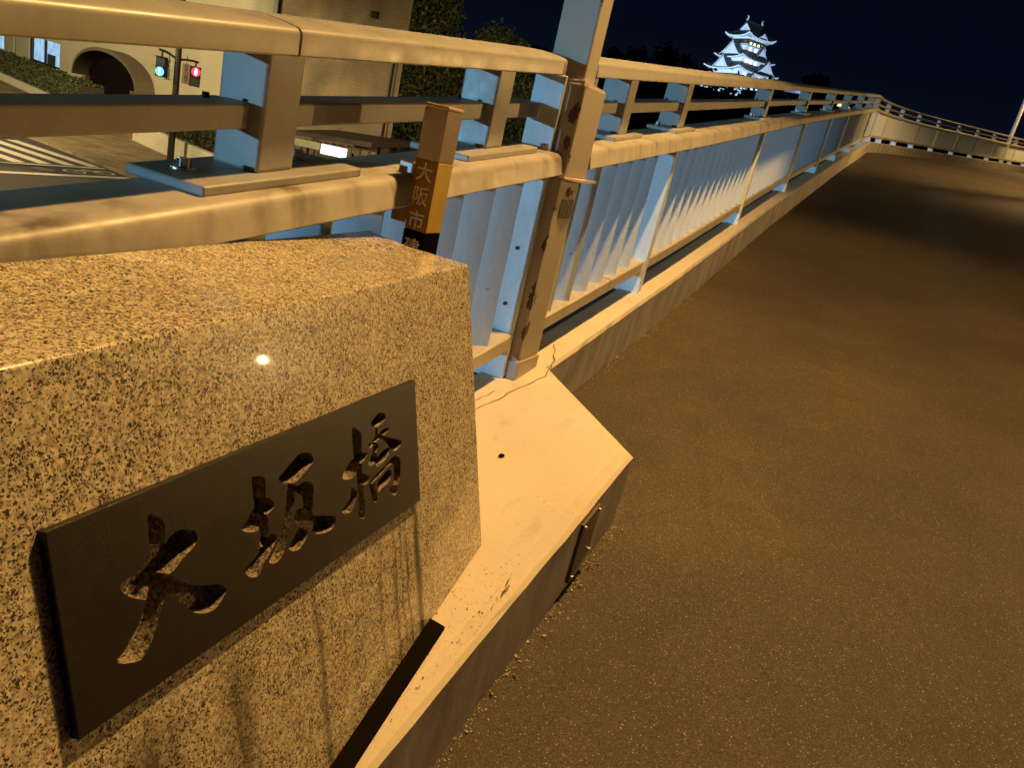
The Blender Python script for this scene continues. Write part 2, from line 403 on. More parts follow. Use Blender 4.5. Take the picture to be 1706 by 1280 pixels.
# widened plinth at the foot of the ramp (splayed end, chamfered front edge)
def splay(z_or_b):
    return z_or_b
outer = [(2.418, -0.853), (2.052, -0.412), (-7.0, -0.405)]
def ring(dx, b):   # outline of the widened part, moved inwards by dx, at height b
    jq = random.Random(int(abs(dx)*1000)+5); w_ = 0.0006 if -0.01 < dx < 0.02 else 0.0003
    P = [at(2.405, -1.005, b)]
    for t in range(8): P.append(at(2.418+(2.052-2.418)*t/8-dx*0.5+jq.gauss(0, w_), -0.853+(0.853-0.412)*t/8-dx*(0.3+0.7*t/8)+jq.gauss(0, w_), b))
    for t in range(56): yy = 2.052-dx*0.6-t*0.07; P.append(at(yy, -0.412-dx+0.0006*t/5.6+jq.gauss(0, w_)+(0.0006*math.sin(yy*9) if w_ > 0.0005 else 0), b+jq.gauss(0, w_*0.4)))
    return P+[at(-7.0, -0.405-dx, b), at(-7.0, -1.005, b)]
def strip_rings(mb, rings, top):
    vs = [p for r_ in rings for p in r_]; k = len(rings[0]); fs = []
    for i in range(len(rings)-1):
        for j in range(k):
            a = i*k+j; c = i*k+(j+1) % k; fs.append((a, c, c+k, a+k))
    fs.append(tuple(range((len(rings)-1)*k, len(rings)*k)))
    mb.add(vs, fs)
strip_rings(mb, [ring(0.004, -1.30), ring(0.0, KT-0.014), ring(0.010, KT-0.006), ring(0.040, KT+0.0015)], True)
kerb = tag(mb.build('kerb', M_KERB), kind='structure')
M_CRACK = plain('crack_dirt', (0.13, 0.09, 0.05), 0.9)
# cracks in the kerb paint
def crack(pts, wid):
    mb = MB(); prev = None
    P = []
    for (a, b_), (c, d) in zip(pts, pts[1:]):
        for i in range(6):
            t = i/6; P.append((a+(c-a)*t+random.uniform(-.005, .005), b_+(d-b_)*t+random.uniform(-.006, .006)))
    P.append(pts[-1])
    vs = []
    for i, (x, y) in enumerate(P):
        wv = wid*(0.4+random.random())
        vs += [at(y, x-wv, KT+0.0035), at(y+wv*0.8, x+wv, KT+0.0035)]
    mb.add(vs, [(2*i, 2*i+1, 2*i+3, 2*i+2) for i in range(len(P)-1)])
    return keep(mb.build('crack', M_CRACK), kerb)
crack([(-0.93, 1.75), (-0.88, 1.95), (-0.86, 2.12), (-0.83, 2.33), (-0.87, 2.50)], 0.0013)
crack([(-0.96, 1.78), (-0.915, 2.0), (-0.90, 2.1)], 0.0012)
crack([(-0.87, 2.48), (-0.93, 2.62)], 0.002)
crack([(-0.43, 1.285), (-0.445, 1.34)], 0.0012)
# drain hole
mb = MB(); c0 = at(1.765, -0.695, KT+0.004)
vs = [c0+Vector((0.008*math.cos(a*math.pi/6), 0.012*math.sin(a*math.pi/6), 0.0015*math.sin(a*math.pi/6))) for a in range(12)]
mb.add(vs, [tuple(range(12))]); keep(mb.build('drain_hole', M_BLACK), kerb)
# edge beam behind the kerb, shade put into its dark green
mb = MB(); sweep(mb, [(-1.008, -1.10), (-1.008, -1.7), (-1.42, -1.7), (-1.42, -1.10)], -7, 60, 0.6)
tag(mb.build('deck_edge_beam', M_BEAM_SHADE), kind='structure')

# debris in the angle between kerb and asphalt
M_GRIT = mat_leaf('grit', (0.30, 0.22, 0.11), (0.55, 0.45, 0.28))
mb = MB()
for i in range(1900):
    S = random.choice([random.uniform(-0.5, 2.05), random.uniform(-0.5, 2.05), random.uniform(2.4, 9)])
    if S < 2.05: off = -0.416 + abs(random.gauss(0, 0.018))+0.002
    else: off = -0.868 + abs(random.gauss(0, 0.018))+0.003
    p = at(S, off, -1.28); r_ = random.uniform(0.0012, 0.0042)*(1 if random.random() < .93 else 2.0)
    vs = [p+Vector((random.uniform(-1, 1)*r_, random.uniform(-1, 1)*r_, random.uniform(0.2, 1.2)*r_)) for _ in range(5)]
    mb.add(vs, [(0, 1, 2), (0, 2, 3), (0, 3, 4), (0, 4, 1), (1, 2, 3)])
for i in range(420):
    S = random.gauss(1.22, 0.13); off = random.uniform(-0.53, -0.425)
    p = at(S, off, KT+0.001); r_ = random.uniform(0.0009, 0.0026)
    mb.add([p+Vector((random.uniform(-1, 1)*r_, random.uniform(-1, 1)*r_*1.5, random.uniform(0, 0.6)*r_)) for _ in range(4)], [(0, 1, 2), (0, 2, 3)], 1)
o = mb.build('grit', [M_GRIT, M_BLACK]); tag(o, 'loose grit and crumbs along the foot of the kerb', 'grit', kind='stuff')

# ------------------------------------------------------------------ GRANITE MONUMENT
ORG = Vector((-0.547382, 1.400376, -0.866483)); YAW = math.atan2(0.109287, 0.99401)   # local X = outwards, Y = along, Z = up
TB = R(15.3); TT = math.tan(TB); TOPZ = 0.5925
mon = empty('stone_monument', ORG, 'speckled granite bridge name stone with a dark carved plate, standing on the kerb', 'monument', rz=YAW)
L = 1.95
mb = MB()
xf = -TOPZ*TT
def cs(y):
    drop = SL*y
    return [(0.0-(drop)*TT, y, drop), (xf, y, TOPZ), (xf-0.135, y, TOPZ+0.002), (xf-0.235, y, TOPZ+0.012), (-0.385, y, 0.30), (-0.385, y, drop)]
ys = [0.0, -0.5, -1.0, -1.5, -L]; k = 6; vs = []
for y in ys: vs += cs(y)
fs = [tuple(range(k)), tuple(range((len(ys)-1)*k, len(ys)*k))[::-1]]
for i in range(len(ys)-1):
    for j in range(k):
        a = i*k+j; c = i*k+(j+1) % k; fs.append((a, a+k, c+k, c))
mb.add(vs, fs)
stone = mb.build('stone_block', M_GRAN, mon)
bm = bmesh.new(); bm.from_mesh(stone.data)
bmesh.ops.recalc_face_normals(bm, faces=bm.faces)
bmesh.ops.bevel(bm, geom=[e_ for e_ in bm.edges if e_.calc_face_angle(0) > 0.35], offset=0.004, segments=3, profile=0.5, affect='EDGES')
bm.to_mesh(stone.data); bm.free()
# carved plate: u along Y, v up the slope; built flat (x=u, y=v, z=out) then turned
STROKES = [[(-0.8937, 0.4351), (-0.8893, 0.4378), (-0.8838, 0.4345), (-0.8735, 0.4233), (-0.8759, 0.4026), (-0.8805, 0.3794), (-0.8843, 0.3677), (-0.8853, 0.3476), (-0.8929, 0.3345), (-0.9005, 0.3216), (-0.9113, 0.3073), (-0.921, 0.2986), (-0.9302, 0.2966), (-0.9453, 0.3028), (-0.9558, 0.3113), (-0.9455, 0.3169), (-0.9367, 0.324), (-0.9255, 0.3324), (-0.918, 0.3415), (-0.9101, 0.3523), (-0.9035, 0.3639), (-0.8996, 0.3819), (-0.8968, 0.4004)], [(-0.9383, 0.3831), (-0.9316, 0.3864), (-0.9194, 0.3859), (-0.9111, 0.3892), (-0.8994, 0.3934), (-0.884, 0.3945), (-0.8744, 0.4011), (-0.8651, 0.4054), (-0.8543, 0.4055), (-0.8396, 0.3995), (-0.8315, 0.3934), (-0.8322, 0.3831), (-0.8389, 0.3781), (-0.8534, 0.3734), (-0.8736, 0.3649), (-0.8888, 0.3682), (-0.8927, 0.3583), (-0.904, 0.3524), (-0.9169, 0.3576), (-0.9303, 0.368), (-0.9363, 0.376)], [(-0.8939, 0.3744), (-0.8842, 0.371), (-0.8729, 0.3629), (-0.862, 0.3504), (-0.8503, 0.3404), (-0.8313, 0.3289), (-0.8152, 0.3231), (-0.8039, 0.3154), (-0.7966, 0.306), (-0.8012, 0.3017), (-0.8112, 0.2956), (-0.8229, 0.2935), (-0.8412, 0.2999), (-0.8555, 0.3114), (-0.8666, 0.3255), (-0.8771, 0.3399), (-0.8858, 0.3505), (-0.8927, 0.3583)],
 [(-0.7327, 0.4185), (-0.7275, 0.4205), (-0.7192, 0.4185), (-0.7099, 0.4132), (-0.7076, 0.4055), (-0.7103, 0.3848), (-0.7116, 0.3594), (-0.7142, 0.3384), (-0.7274, 0.3281), (-0.7358, 0.322), (-0.7286, 0.3467), (-0.7299, 0.365), (-0.7331, 0.38)], [(-0.7587, 0.3646), (-0.7514, 0.3721), (-0.7356, 0.382), (-0.7297, 0.3826), (-0.7145, 0.3864), (-0.7029, 0.3835), (-0.6955, 0.373), (-0.6971, 0.3676), (-0.7155, 0.363), (-0.727, 0.3559), (-0.7336, 0.3518), (-0.7484, 0.3569)], [(-0.763, 0.3132), (-0.7549, 0.3192), (-0.7434, 0.3196), (-0.7274, 0.3281), (-0.7154, 0.3369), (-0.7047, 0.3372), (-0.6982, 0.3293), (-0.7008, 0.3232), (-0.7147, 0.3142), (-0.7281, 0.3063), (-0.7387, 0.2963), (-0.75, 0.2985), (-0.7589, 0.3043)], [(-0.6819, 0.4022), (-0.6744, 0.4056), (-0.6572, 0.4118), (-0.636, 0.4192), (-0.6225, 0.4173), (-0.6077, 0.411), (-0.6037, 0.4022), (-0.6064, 0.3967), (-0.6232, 0.3918), (-0.6415, 0.3856), (-0.6614, 0.3866), (-0.6763, 0.3941)], [(-0.6645, 0.3877), (-0.6524, 0.3812), (-0.6534, 0.3648), (-0.6614, 0.347), (-0.6708, 0.3299), (-0.6802, 0.313), (-0.6885, 0.302), (-0.7007, 0.2962), (-0.7127, 0.2989), (-0.7179, 0.3044), (-0.7055, 0.314), (-0.6963, 0.3222), (-0.686, 0.3364), (-0.6767, 0.3532), (-0.6704, 0.3714)], [(-0.6624, 0.3901), (-0.646, 0.3788), (-0.6357, 0.3793), (-0.6206, 0.3755), (-0.6102, 0.3667), (-0.6137, 0.3451), (-0.6178, 0.327), (-0.5955, 0.3157), (-0.5664, 0.3037), (-0.5648, 0.2938), (-0.573, 0.2868), (-0.5923, 0.2883), (-0.6136, 0.296), (-0.633, 0.3104), (-0.6469, 0.3218), (-0.6459, 0.3278), (-0.6384, 0.3419), (-0.6374, 0.3586), (-0.6477, 0.3689), (-0.6561, 0.3784)], [(-0.6513, 0.3471), (-0.6367, 0.3417), (-0.6407, 0.3278), (-0.6453, 0.3211), (-0.6315, 0.3087), (-0.6385, 0.2986), (-0.6535, 0.2923), (-0.6668, 0.2941), (-0.677, 0.303), (-0.6673, 0.3114), (-0.652, 0.3218), (-0.6599, 0.3358)],
 [(-0.5017, 0.4139), (-0.495, 0.4154), (-0.4832, 0.4073), (-0.4766, 0.3982), (-0.4806, 0.3661), (-0.4826, 0.3379), (-0.4825, 0.3087), (-0.4839, 0.2698), (-0.4931, 0.2691), (-0.503, 0.2776), (-0.5002, 0.3105), (-0.4995, 0.3439), (-0.5036, 0.3737), (-0.503, 0.3969)], [(-0.5387, 0.3512), (-0.5288, 0.3612), (-0.5108, 0.369), (-0.4936, 0.368), (-0.4754, 0.3704), (-0.4651, 0.3634), (-0.473, 0.3564), (-0.4917, 0.3519), (-0.5074, 0.3407), (-0.5273, 0.3443)], [(-0.517, 0.3288), (-0.5016, 0.3159), (-0.5078, 0.3038), (-0.5205, 0.292), (-0.5392, 0.2949), (-0.5471, 0.3028), (-0.5328, 0.3088), (-0.5214, 0.3139)], [(-0.4934, 0.3405), (-0.4718, 0.3341), (-0.4641, 0.324), (-0.4719, 0.3182), (-0.4872, 0.3226)], [(-0.447, 0.4068), (-0.4342, 0.4136), (-0.4193, 0.4169), (-0.405, 0.4137), (-0.3992, 0.4027), (-0.4149, 0.3971), (-0.4319, 0.3971)], [(-0.4584, 0.3771), (-0.4389, 0.382), (-0.4336, 0.3951), (-0.4276, 0.3934), (-0.4276, 0.3835), (-0.4114, 0.3874), (-0.3916, 0.3854), (-0.3924, 0.3793), (-0.408, 0.3764), (-0.3842, 0.3654), (-0.3518, 0.3502), (-0.3612, 0.3414), (-0.3799, 0.3408), (-0.3916, 0.3497), (-0.4093, 0.368), (-0.4231, 0.3747), (-0.4403, 0.3726), (-0.4526, 0.3691)], [(-0.4399, 0.375), (-0.4282, 0.3664), (-0.4355, 0.3563), (-0.4373, 0.3444), (-0.4522, 0.3408), (-0.4645, 0.3462), (-0.4521, 0.3568), (-0.4462, 0.3647)], [(-0.4366, 0.3492), (-0.4062, 0.3544), (-0.3916, 0.3497), (-0.4035, 0.3382), (-0.4242, 0.3337), (-0.4366, 0.3329), (-0.4422, 0.3436)], [(-0.4653, 0.3158), (-0.4543, 0.3105), (-0.4491, 0.3136), (-0.4448, 0.2944), (-0.4455, 0.2795), (-0.4542, 0.2798), (-0.4601, 0.2877), (-0.4637, 0.3016)], [(-0.4604, 0.3177), (-0.4405, 0.323), (-0.4102, 0.3277), (-0.3837, 0.333), (-0.3685, 0.328), (-0.3601, 0.3186), (-0.3656, 0.2913), (-0.3755, 0.2789), (-0.378, 0.2692), (-0.388, 0.2663), (-0.4041, 0.2817), (-0.3957, 0.2863), (-0.3886, 0.2916), (-0.385, 0.3165), (-0.3929, 0.3231), (-0.4164, 0.3196), (-0.4417, 0.3147), (-0.4542, 0.3117)], [(-0.4377, 0.3094), (-0.4171, 0.3148), (-0.4015, 0.317), (-0.3932, 0.3102), (-0.3978, 0.3002), (-0.4074, 0.2946), (-0.4276, 0.2943), (-0.438, 0.2906), (-0.4423, 0.3011)]]
def smooth_poly(P, n=3):
    out = []; N = len(P)
    for i in range(N):
        p0, p1, p2, p3 = (Vector(P[(i+q-1) % N]) for q in range(4))
        for j in range(n):
            t = j/n
            out.append(0.5*((2*p1)+(p2-p0)*t+(2*p0-5*p1+4*p2-p3)*t*t+(3*p1-p0-3*p2+p3)*t**3))
    return out
def poly_area(P): return 0.5*sum(P[i][0]*P[(i+1) % len(P)][1]-P[(i+1) % len(P)][0]*P[i][1] for i in range(len(P)))
PT = 0.0095; DEEP = 0.023
plate_c = [(-1.004, 0.468), (-0.288, 0.441), (-0.297, 0.222), (-1.008, 0.262)]
mb = MB()
mb.add([(u, v, z) for z in (-0.020, PT) for u, v in plate_c], [(0, 1, 2, 3), (7, 6, 5, 4)]+[(i, (i+1) % 4, 4+(i+1) % 4, 4+i) for i in range(4)])
plate = mb.build('name_plate', [M_PLATE, M_GROOVE], bevel=0.0012, seg=2)
plate.data.transform(Matrix.Scale(100, 4))
def carve(plate, strokes, depth):
    todo = [(i, S_, 0) for i, S_ in enumerate(strokes)]
    while todo:
        i, S_, tries = todo.pop(0); jr = random.Random(i*7+tries)
        P = smooth_poly([(a+jr.uniform(-1, 1)*(2.5e-4+1.5e-4*tries), b_+jr.uniform(-1, 1)*(2.5e-4+1.5e-4*tries)) for a, b_ in S_])
        if poly_area(P) < 0: P.reverse()
        # cutter with walls that lean inwards a little: the groove narrows with depth
        cx_ = sum(p.x for p in P)/len(P); cy_ = sum(p.y for p in P)/len(P)
        dz = depth*(1+0.02*((i*7) % 11-5)+jr.uniform(-.02, .02))
        N = len(P); inner = []
        for q in range(N):
            a, b_ = P[q-1], P[(q+1) % N]; tt = (b_-a).normalized(); nn = Vector((-tt.y, tt.x))
            inner.append(P[q]+nn*0.0010)
        cb = MB()
        cb.add([(p.x, p.y, PT+0.004) for p in P]+[(p.x, p.y, PT-dz) for p in inner],
               [tuple(range(N)), tuple(range(N, 2*N))[::-1]]+[(q, N+q, N+(q+1) % N, (q+1) % N) for q in range(N)], 1)
        c = cb.build('cutter', [M_PLATE, M_GROOVE]); c.data.transform(Matrix.Scale(100, 4))
        md = plate.modifiers.new('c', 'BOOLEAN'); md.object = c; md.operation = 'DIFFERENCE'; md.solver = 'EXACT'
        dg = bpy.context.evaluated_depsgraph_get(); dg.update()
        me = bpy.data.meshes.new_from_object(plate.evaluated_get(dg))
        plate.modifiers.clear()
        if len(me.vertices) > 8: plate.data = me
        elif tries < 12: todo.append((i, S_, tries+1))
        else: print('CARVE FAIL', i)
        bpy.data.objects.remove(c)
carve(plate, STROKES, DEEP)
plate.data.transform(Matrix.Scale(0.01, 4))
# flat (u, v, out) -> monument frame
nx, nz = math.cos(TB), math.sin(TB)
Tm = Matrix(((0, -nz, nx, 0), (1, 0, 0, 0), (0, nx, nz, 0), (0, 0, 0, 1)))
plate.data.transform(Tm); plate.parent = mon
plate['label'] = 'dark bronze plate carved with three brush written characters'
# pocket in the granite that receives the back of the plate
cb = MB(); q4 = [(-1.000, 0.464), (-0.292, 0.437), (-0.301, 0.226), (-1.004, 0.266)]
cb.add([(u, v, z) for z in (-0.030, 0.02) for u, v in q4], [(0, 1, 2, 3), (7, 6, 5, 4)]+[(i, (i+1) % 4, 4+(i+1) % 4, 4+i) for i in range(4)])
c = cb.build('cutter', M_GRAN); c.data.transform(Tm); c.data.transform(Matrix.Scale(100, 4)); stone.data.transform(Matrix.Scale(100, 4))
stone.parent = None
md = stone.modifiers.new('c', 'BOOLEAN'); md.object = c; md.operation = 'DIFFERENCE'; md.solver = 'EXACT'
dg = bpy.context.evaluated_depsgraph_get(); dg.update(); me = bpy.data.meshes.new_from_object(stone.evaluated_get(dg))
stone.modifiers.clear()
if len(me.vertices) > 60: stone.data = me
else: print('POCKET FAIL')
stone.data.transform(Matrix.Scale(0.01, 4)); stone.parent = mon; bpy.data.objects.remove(c)
# flat black strip along the foot of the stone
mb = MB()
vs = []
for z in (0.0, 0.006):
    for x, y in ((-0.02, -0.265), (0.041, -0.275), (0.049, -0.60), (0.062, -1.3), (0.07, -1.95), (-0.02, -1.95)):
        vs.append((x+(-SL*y*-TT if False else -SL*y*0), y, SL*y+z+0.002))
mb.add(vs, [(0, 1, 2, 3, 4, 5), (11, 10, 9, 8, 7, 6)]+[(i, (i+1) % 6, 6+(i+1) % 6, 6+i) for i in range(6)])
mb.build('base_strip', M_BLACK, mon)

# ------------------------------------------------------------------ text helper
def text_mesh(name, body, size, mat, parent, M4, extrude=0.0, align='CENTER', bold=0.0):
    cu = bpy.data.curves.new(name, 'FONT'); cu.body = body; cu.size = size; cu.align_x = align; cu.align_y = 'CENTER'
    cu.extrude = extrude; cu.offset = bold; cu.resolution_u = 3
    to = bpy.data.objects.new(name, cu); col.objects.link(to)
    dg = bpy.context.evaluated_depsgraph_get(); dg.update()
    me = bpy.data.meshes.new_from_object(to.evaluated_get(dg)); bpy.data.objects.remove(to)
    me.materials.clear(); me.materials.append(mat); me.transform(M4)
    o = bpy.data.objects.new(name, me); col.objects.link(o)
    if parent: o.parent = parent
    return o

# ------------------------------------------------------------------ MARKER POST behind the stone
M_SILVER = plain('reflective_sheet', (0.60, 0.50, 0.44), 0.35)
def mat_ribbed():
    m, t, b = newmat('ribbed_reflective_sheet')
    c0 = nd(t, 'ShaderNodeTexCoord'); s_ = nd(t, 'ShaderNodeSeparateXYZ'); t.links.new(c0.outputs['Object'], s_.inputs[0])
    k_ = math_(t, 'FRACT', math_(t, 'MULTIPLY', s_.outputs['Z'], 250))
    c = mix(t, ramp(t, k_, [(0.30, 0.0), (0.42, 1.0)]), (0.20, 0.13, 0.07), (0.50, 0.38, 0.27))
    t.links.new(c, b.inputs['Base Color']); b.inputs['Roughness'].default_value = 0.35; bump(t, b, k_, 0.3, 0.001); return m
M_RIB = mat_ribbed()
M_AMBER = plain('amber_sheet', (0.34, 0.18, 0.010), 0.3)
M_AMBER_LIT = plain('amber_sheet_lit', (0.60, 0.40, 0.03), 0.3)  # same amber wrap on the walkway side, its light put into the colour
M_CHAR = plain('grey_lettering', (0.90, 0.80, 0.66), 0.4)
mk = empty('marker_post', (-0.877, 1.46, -0.86), 'square marker post with amber wrap and silver reflective top, behind the end of the granite', 'marker post')
def mkpart(name, x0, x1, y0, y1, z0, z1, mats, bev=0.0015, sideidx=None):
    mb = MB(); mb.box(x0, x1, y0, y1, z0, z1)
    o = mb.build(name, mats, mk, bevel=bev)
    if sideidx is not None:
        for p in o.data.polygons:
            if p.normal.x > 0.7: p.material_index = sideidx
    return o
mkpart('post_core', -0.026, 0.026, -0.029, 0.029, -0.01, 0.866, M_DARK)
mkpart('black_band', -0.0278, 0.0278, -0.0308, 0.0308, 0.0, 0.612, M_BLACK)
mkpart('amber_band', -0.0282, 0.0282, -0.0312, 0.0312, 0.613, 0.761, [M_AMBER, M_AMBER_LIT], sideidx=1)
mkpart('reflective_band', -0.0278, 0.0278, -0.0308, 0.0308, 0.762, 0.866, [M_SILVER, M_RIB], sideidx=1)
mkpart('top_cap', -0.0285, 0.0285, -0.0315, 0.0315, 0.867, 0.874, plain('cap', (0.62, 0.42, 0.22), 0.5), 0.002)
mkpart('amber_flange', -0.068, -0.0285, -0.028, -0.022, 0.622, 0.748, M_AMBER, 0.002)
for ch, z in (('大', 0.733), ('阪', 0.683), ('市', 0.632), ('建', 0.573)):
    o = text_mesh('lettering', ch, 0.042, M_CHAR, mk, Matrix.Translation((-0.001, -0.0318 if z > 0.62 else -0.0314, z)) @ Matrix.Rotation(R(90), 4, 'X'), 0.0, bold=0.0004)

# ------------------------------------------------------------------ RAILING
def rail_end(Slist): pass
def rail_section(nm_label, S0, S1, posts, lowposts, joints_top, fin_range, joints_low, opts):
    root = empty('railing', at((S0+S1)/2 if S0 > 20 else max(S0, 1.0), -1.0, KT), nm_label, 'railing', 'railings of the bridge ramp')
    # top rail lengths
    tj = [S0]+joints_top+[S1]
    tprof = [(-0.948, -0.104), (-0.945, -0.101), (-0.9455, -0.071), (-0.9475, -0.065), (-0.952, -0.061), (-0.958, -0.0585), (-0.985, -0.0535), (-1.03, -0.048), (-1.075, -0.0475), (-1.090, -0.053), (-1.097, -0.064), (-1.097, -0.104)]
    for a, b_ in zip(tj, tj[1:]):
        mb = MB(); sweep(mb, tprof, a+0.003, b_-0.003, 0.35)
        keep(mb.build('top_rail', M_RAIL, bevel=0), root)
        o = root.children[-1]
        for p in o.data.polygons: p.use_smooth = True
        o.data.set_sharp_from_angle(angle=R(38))
    ps = sorted([S0]+posts+[S1])
    mprof = rprof(-1.08, -1.0, -0.231, -0.189, 0.004, 2)
    for a, b_ in zip(ps, ps[1:]):
        if b_-a < 0.15: continue
        mb = MB(); sweep(mb, mprof, a+(0.047 if a in posts else 0.01), b_-(0.058 if b_ in posts else 0.01), 0.4)
        keep(mb.build('middle_rail', M_RAIL), root)
    bprof = [(-0.900, -0.382), (-0.893, -0.377), (-0.9005, -0.342), (-0.9035, -0.333), (-0.909, -0.325), (-0.918, -0.320), (-0.929, -0.3185), (-1.08, -0.3185), (-1.087, -0.3215), (-1.09, -0.328), (-1.09, -0.378), (-1.086, -0.382)]
    for a, b_ in zip([S0]+opts.get('boxj', []), opts.get('boxj', [])+[S1+opts.get('boxend', 0)]):
        mb = MB(); sweep(mb, bprof, a+0.002, b_-0.002, 0.35)
        o = keep(mb.build('box_rail', M_BOX), root)
        for p in o.data.polygons: p.use_smooth = True
        o.data.set_sharp_from_angle(angle=R(38))
    lprof = rprof(-1.06, -0.925, -0.945, -0.8905, 0.007, 2)
    lj = [S0]+joints_low+[S1]
    for a, b_ in zip(lj, lj[1:]):
        mb = MB(); sweep(mb, lprof, a+0.004, b_-0.004, 0.4)
        keep(mb.build('bottom_rail', M_LOW, bevel=0), root)
    return root
def local_box(S, name, o0, o1, s0, s1, b0, b1, mat, bevel, parent, shear=True, taper=0):
    """box in the frame of the ramp at S, kept upright"""
    P = at(S, 0, 0); h = head(S); d = drift(S)
    ob = MB()
    sl = SL if S < 19.5 else 0.086
    vs = []
    for b_ in (b0, b1):
        for s_ in (s0, s1):
            for o_ in (o0, o1):
                vs.append((o_, s_, b_+(sl*s_ if shear else 0)))
    ob.add(vs, [(0, 2, 3, 1), (4, 5, 7, 6), (0, 1, 5, 4), (2, 6, 7, 3), (0, 4, 6, 2), (1, 3, 7, 5)])
    o = ob.build(name, mat, None, bevel=bevel, seg=2)
    o.location = P; o.rotation_euler = (0, 0, -h)
    return o
def place(o, S, root):
    """put a part built at the ramp origin frame at station S and parent it"""
    o.location = at(S, 0, 0); o.rotation_euler = (0, 0, -head(S))
    bpyM = Matrix.Translation(root.location).inverted()
    o.parent = root; o.matrix_parent_inverse = bpyM
    return o
def proto_box(name, o0, o1, s0, s1, b0, b1, mat, bevel=0.004):
    ob = MB(); vs = [(o_, s_, b_+SL*s_) for b_ in (b0, b1) for s_ in (s0, s1) for o_ in (o0, o1)]
    ob.add(vs, [(0, 2, 3, 1), (4, 5, 7, 6), (0, 1, 5, 4), (2, 6, 7, 3), (0, 4, 6, 2), (1, 3, 7, 5)])
    o = ob.build(name, mat, None, bevel=bevel, seg=3); return o
def dup(o, S, root):
    c = o.copy(); col.objects.link(c); return place(c, S, root)
# prototypes
P_POST = proto_box('post', -1.085, -0.98, -0.045, 0.045, -0.303, -0.100, M_RAIL, 0.006)
P_PLATE_L = proto_box('base_plate', -1.115, -0.942, -0.195, 0.20, -0.3195, -0.302, M_RAIL, 0.004)
P_PLATE_S = proto_box('base_plate', -1.10, -0.952, -0.15, 0.17, -0.3195, -0.303, M_RAIL, 0.004)
def bolt_proto(x, y):
    mb = MB(); z = -0.303+SL*y
    mb.tube((x, y, z-0.002), (x, y, z+0.003), 0.021, n=18); mb.tube((x, y, z+0.003), (x, y, z+0.018), 0.0125, n=6)
    return mb.build('bolt', M_STEEL, None, bevel=0.001, seg=1)
P_BOLT = [bolt_proto(-1.052, -0.135), bolt_proto(-1.052, 0.135)]
P_SCREW = []
for yy in (-0.10, 0.085):
    mbx = MB(); mbx.tube((-1.055, yy, -0.190+SL*yy), (-1.055, yy, -0.180+SL*yy), 0.006, n=6); P_SCREW.append(mbx.build('screw', M_DARK, None))
P_LOW = proto_box('lower_post', -1.06, -0.912, -0.024, 0.024, KT-0.01, -0.379, M_FIN, 0.006)
# louver: a slim board turned 25 degrees, its front edge towards the walkway
fx, fy = math.cos(R(25)), math.sin(R(25))
mbx = MB(); nseg = 7; ln = 0.124; pts = []
for i in range(nseg+1):
    t = i/nseg; q = t*ln; bow = 0.010*math.sin(math.pi*t); pts.append((q, bow))
prof2 = [(q, b_-0.006) for q, b_ in pts]+[(q, b_+0.006) for q, b_ in reversed(pts)]
X0, Y0 = -0.936, 0.0
vs = []
for zz in (-0.896, -0.378):
    for q, b_ in prof2:
        x = X0-fx*q+fy*b_; y = Y0-fy*q-fx*b_
        vs.append((x, y, zz))
kk = len(prof2)
mbx.add(vs, [tuple(range(kk)), tuple(range(kk, 2*kk))[::-1]]+[(i, (i+1) % kk, kk+(i+1) % kk, kk+i) for i in range(kk)])
P_FIN = mbx.build('louver', M_FIN, None, smooth=True)

LAMPY = 2.23
rA = rail_section('near railing of thick painted rails between the granite stone and the lamp post', -3.0, 2.20, [-1.10, 1.10, 1.915], [], [-1.1, 1.085], None, [], dict(boxend=0.025))
rB = rail_section('long straight railing running up the ramp beyond the lamp post to the bend', 2.445, 20.3, [2.92+0.0, 3.755]+[3.755+2.35*i for i in range(1, 7)]+[20.1], [], [3.70+2.35*i for i in range(1, 7, 2)], None, [3.10], dict(boxj=[]))
rC = rail_section('far railing curving right after the bend, up to the distant lamp pole', 20.35, 35.9, [20.55+1.95*i for i in range(8)], [], [24.4, 28.4, 32.3], None, [], dict())
rD = rail_section('farthest railing beyond the distant lamp pole at the right edge', 36.1, 58, [37.1+1.95*i for i in range(10)], [], [], None, [], dict())
def furnish(root, posts, platekind, low):
    for i, S in enumerate(posts):
        dup(P_POST, S, root); pk = P_PLATE_L if (root is rA) else P_PLATE_S
        pl_ = dup(pk, S, root)
        if S < 13:
            for b_ in P_BOLT:
                q_ = dup(b_, S, root); q_.parent = pl_; q_.location = (0, 0, 0); q_.rotation_euler = (0, 0, 0); q_.matrix_parent_inverse = Matrix()
            for b_ in P_SCREW: dup(b_, S, root)
    for S in low: dup(P_LOW, S, root)
furnish(rA, [-1.10, 1.10, 1.915], 'L', [-1.3, 1.0])
lowB = [3.565+2.35*i for i in range(0, 8)]
furnish(rB, [2.94, 3.755]+[3.755+2.35*i for i in range(1, 7)]+[20.1], 'S', lowB[:7]+[20.0])
furnish(rC, [20.55+1.95*i for i in range(8)], 'S', [20.5+1.95*i for i in range(8)])
furnish(rD, [37.1+1.95*i for i in range(10)], 'S', [37.1+1.95*i for i in range(10)])
def fins(root, S0, S1, skip, limit=100):
    n = 0; S = S0; rest = []
    while S < S1:
        if all(abs(S-q) > 0.06 for q in skip):
            if n < limit: dup(P_FIN, S, root); n += 1
            else: rest.append(S)
        S += 0.1665
    if rest:
        src = P_FIN.data; mb = MB()
        for S in rest:
            P = at(S, 0, 0); Mr = Matrix.Translation(P) @ Matrix.Rotation(-head(S), 4, 'Z')
            dv = Vector((drift(S), 0, 0))
            mb.add([Mr @ (v.co+dv) for v in src.vertices], [tuple(p.vertices) for p in src.polygons])
        o = keep(mb.build('louver', M_FIN, None, smooth=True), root); o['kind'] = 'stuff'
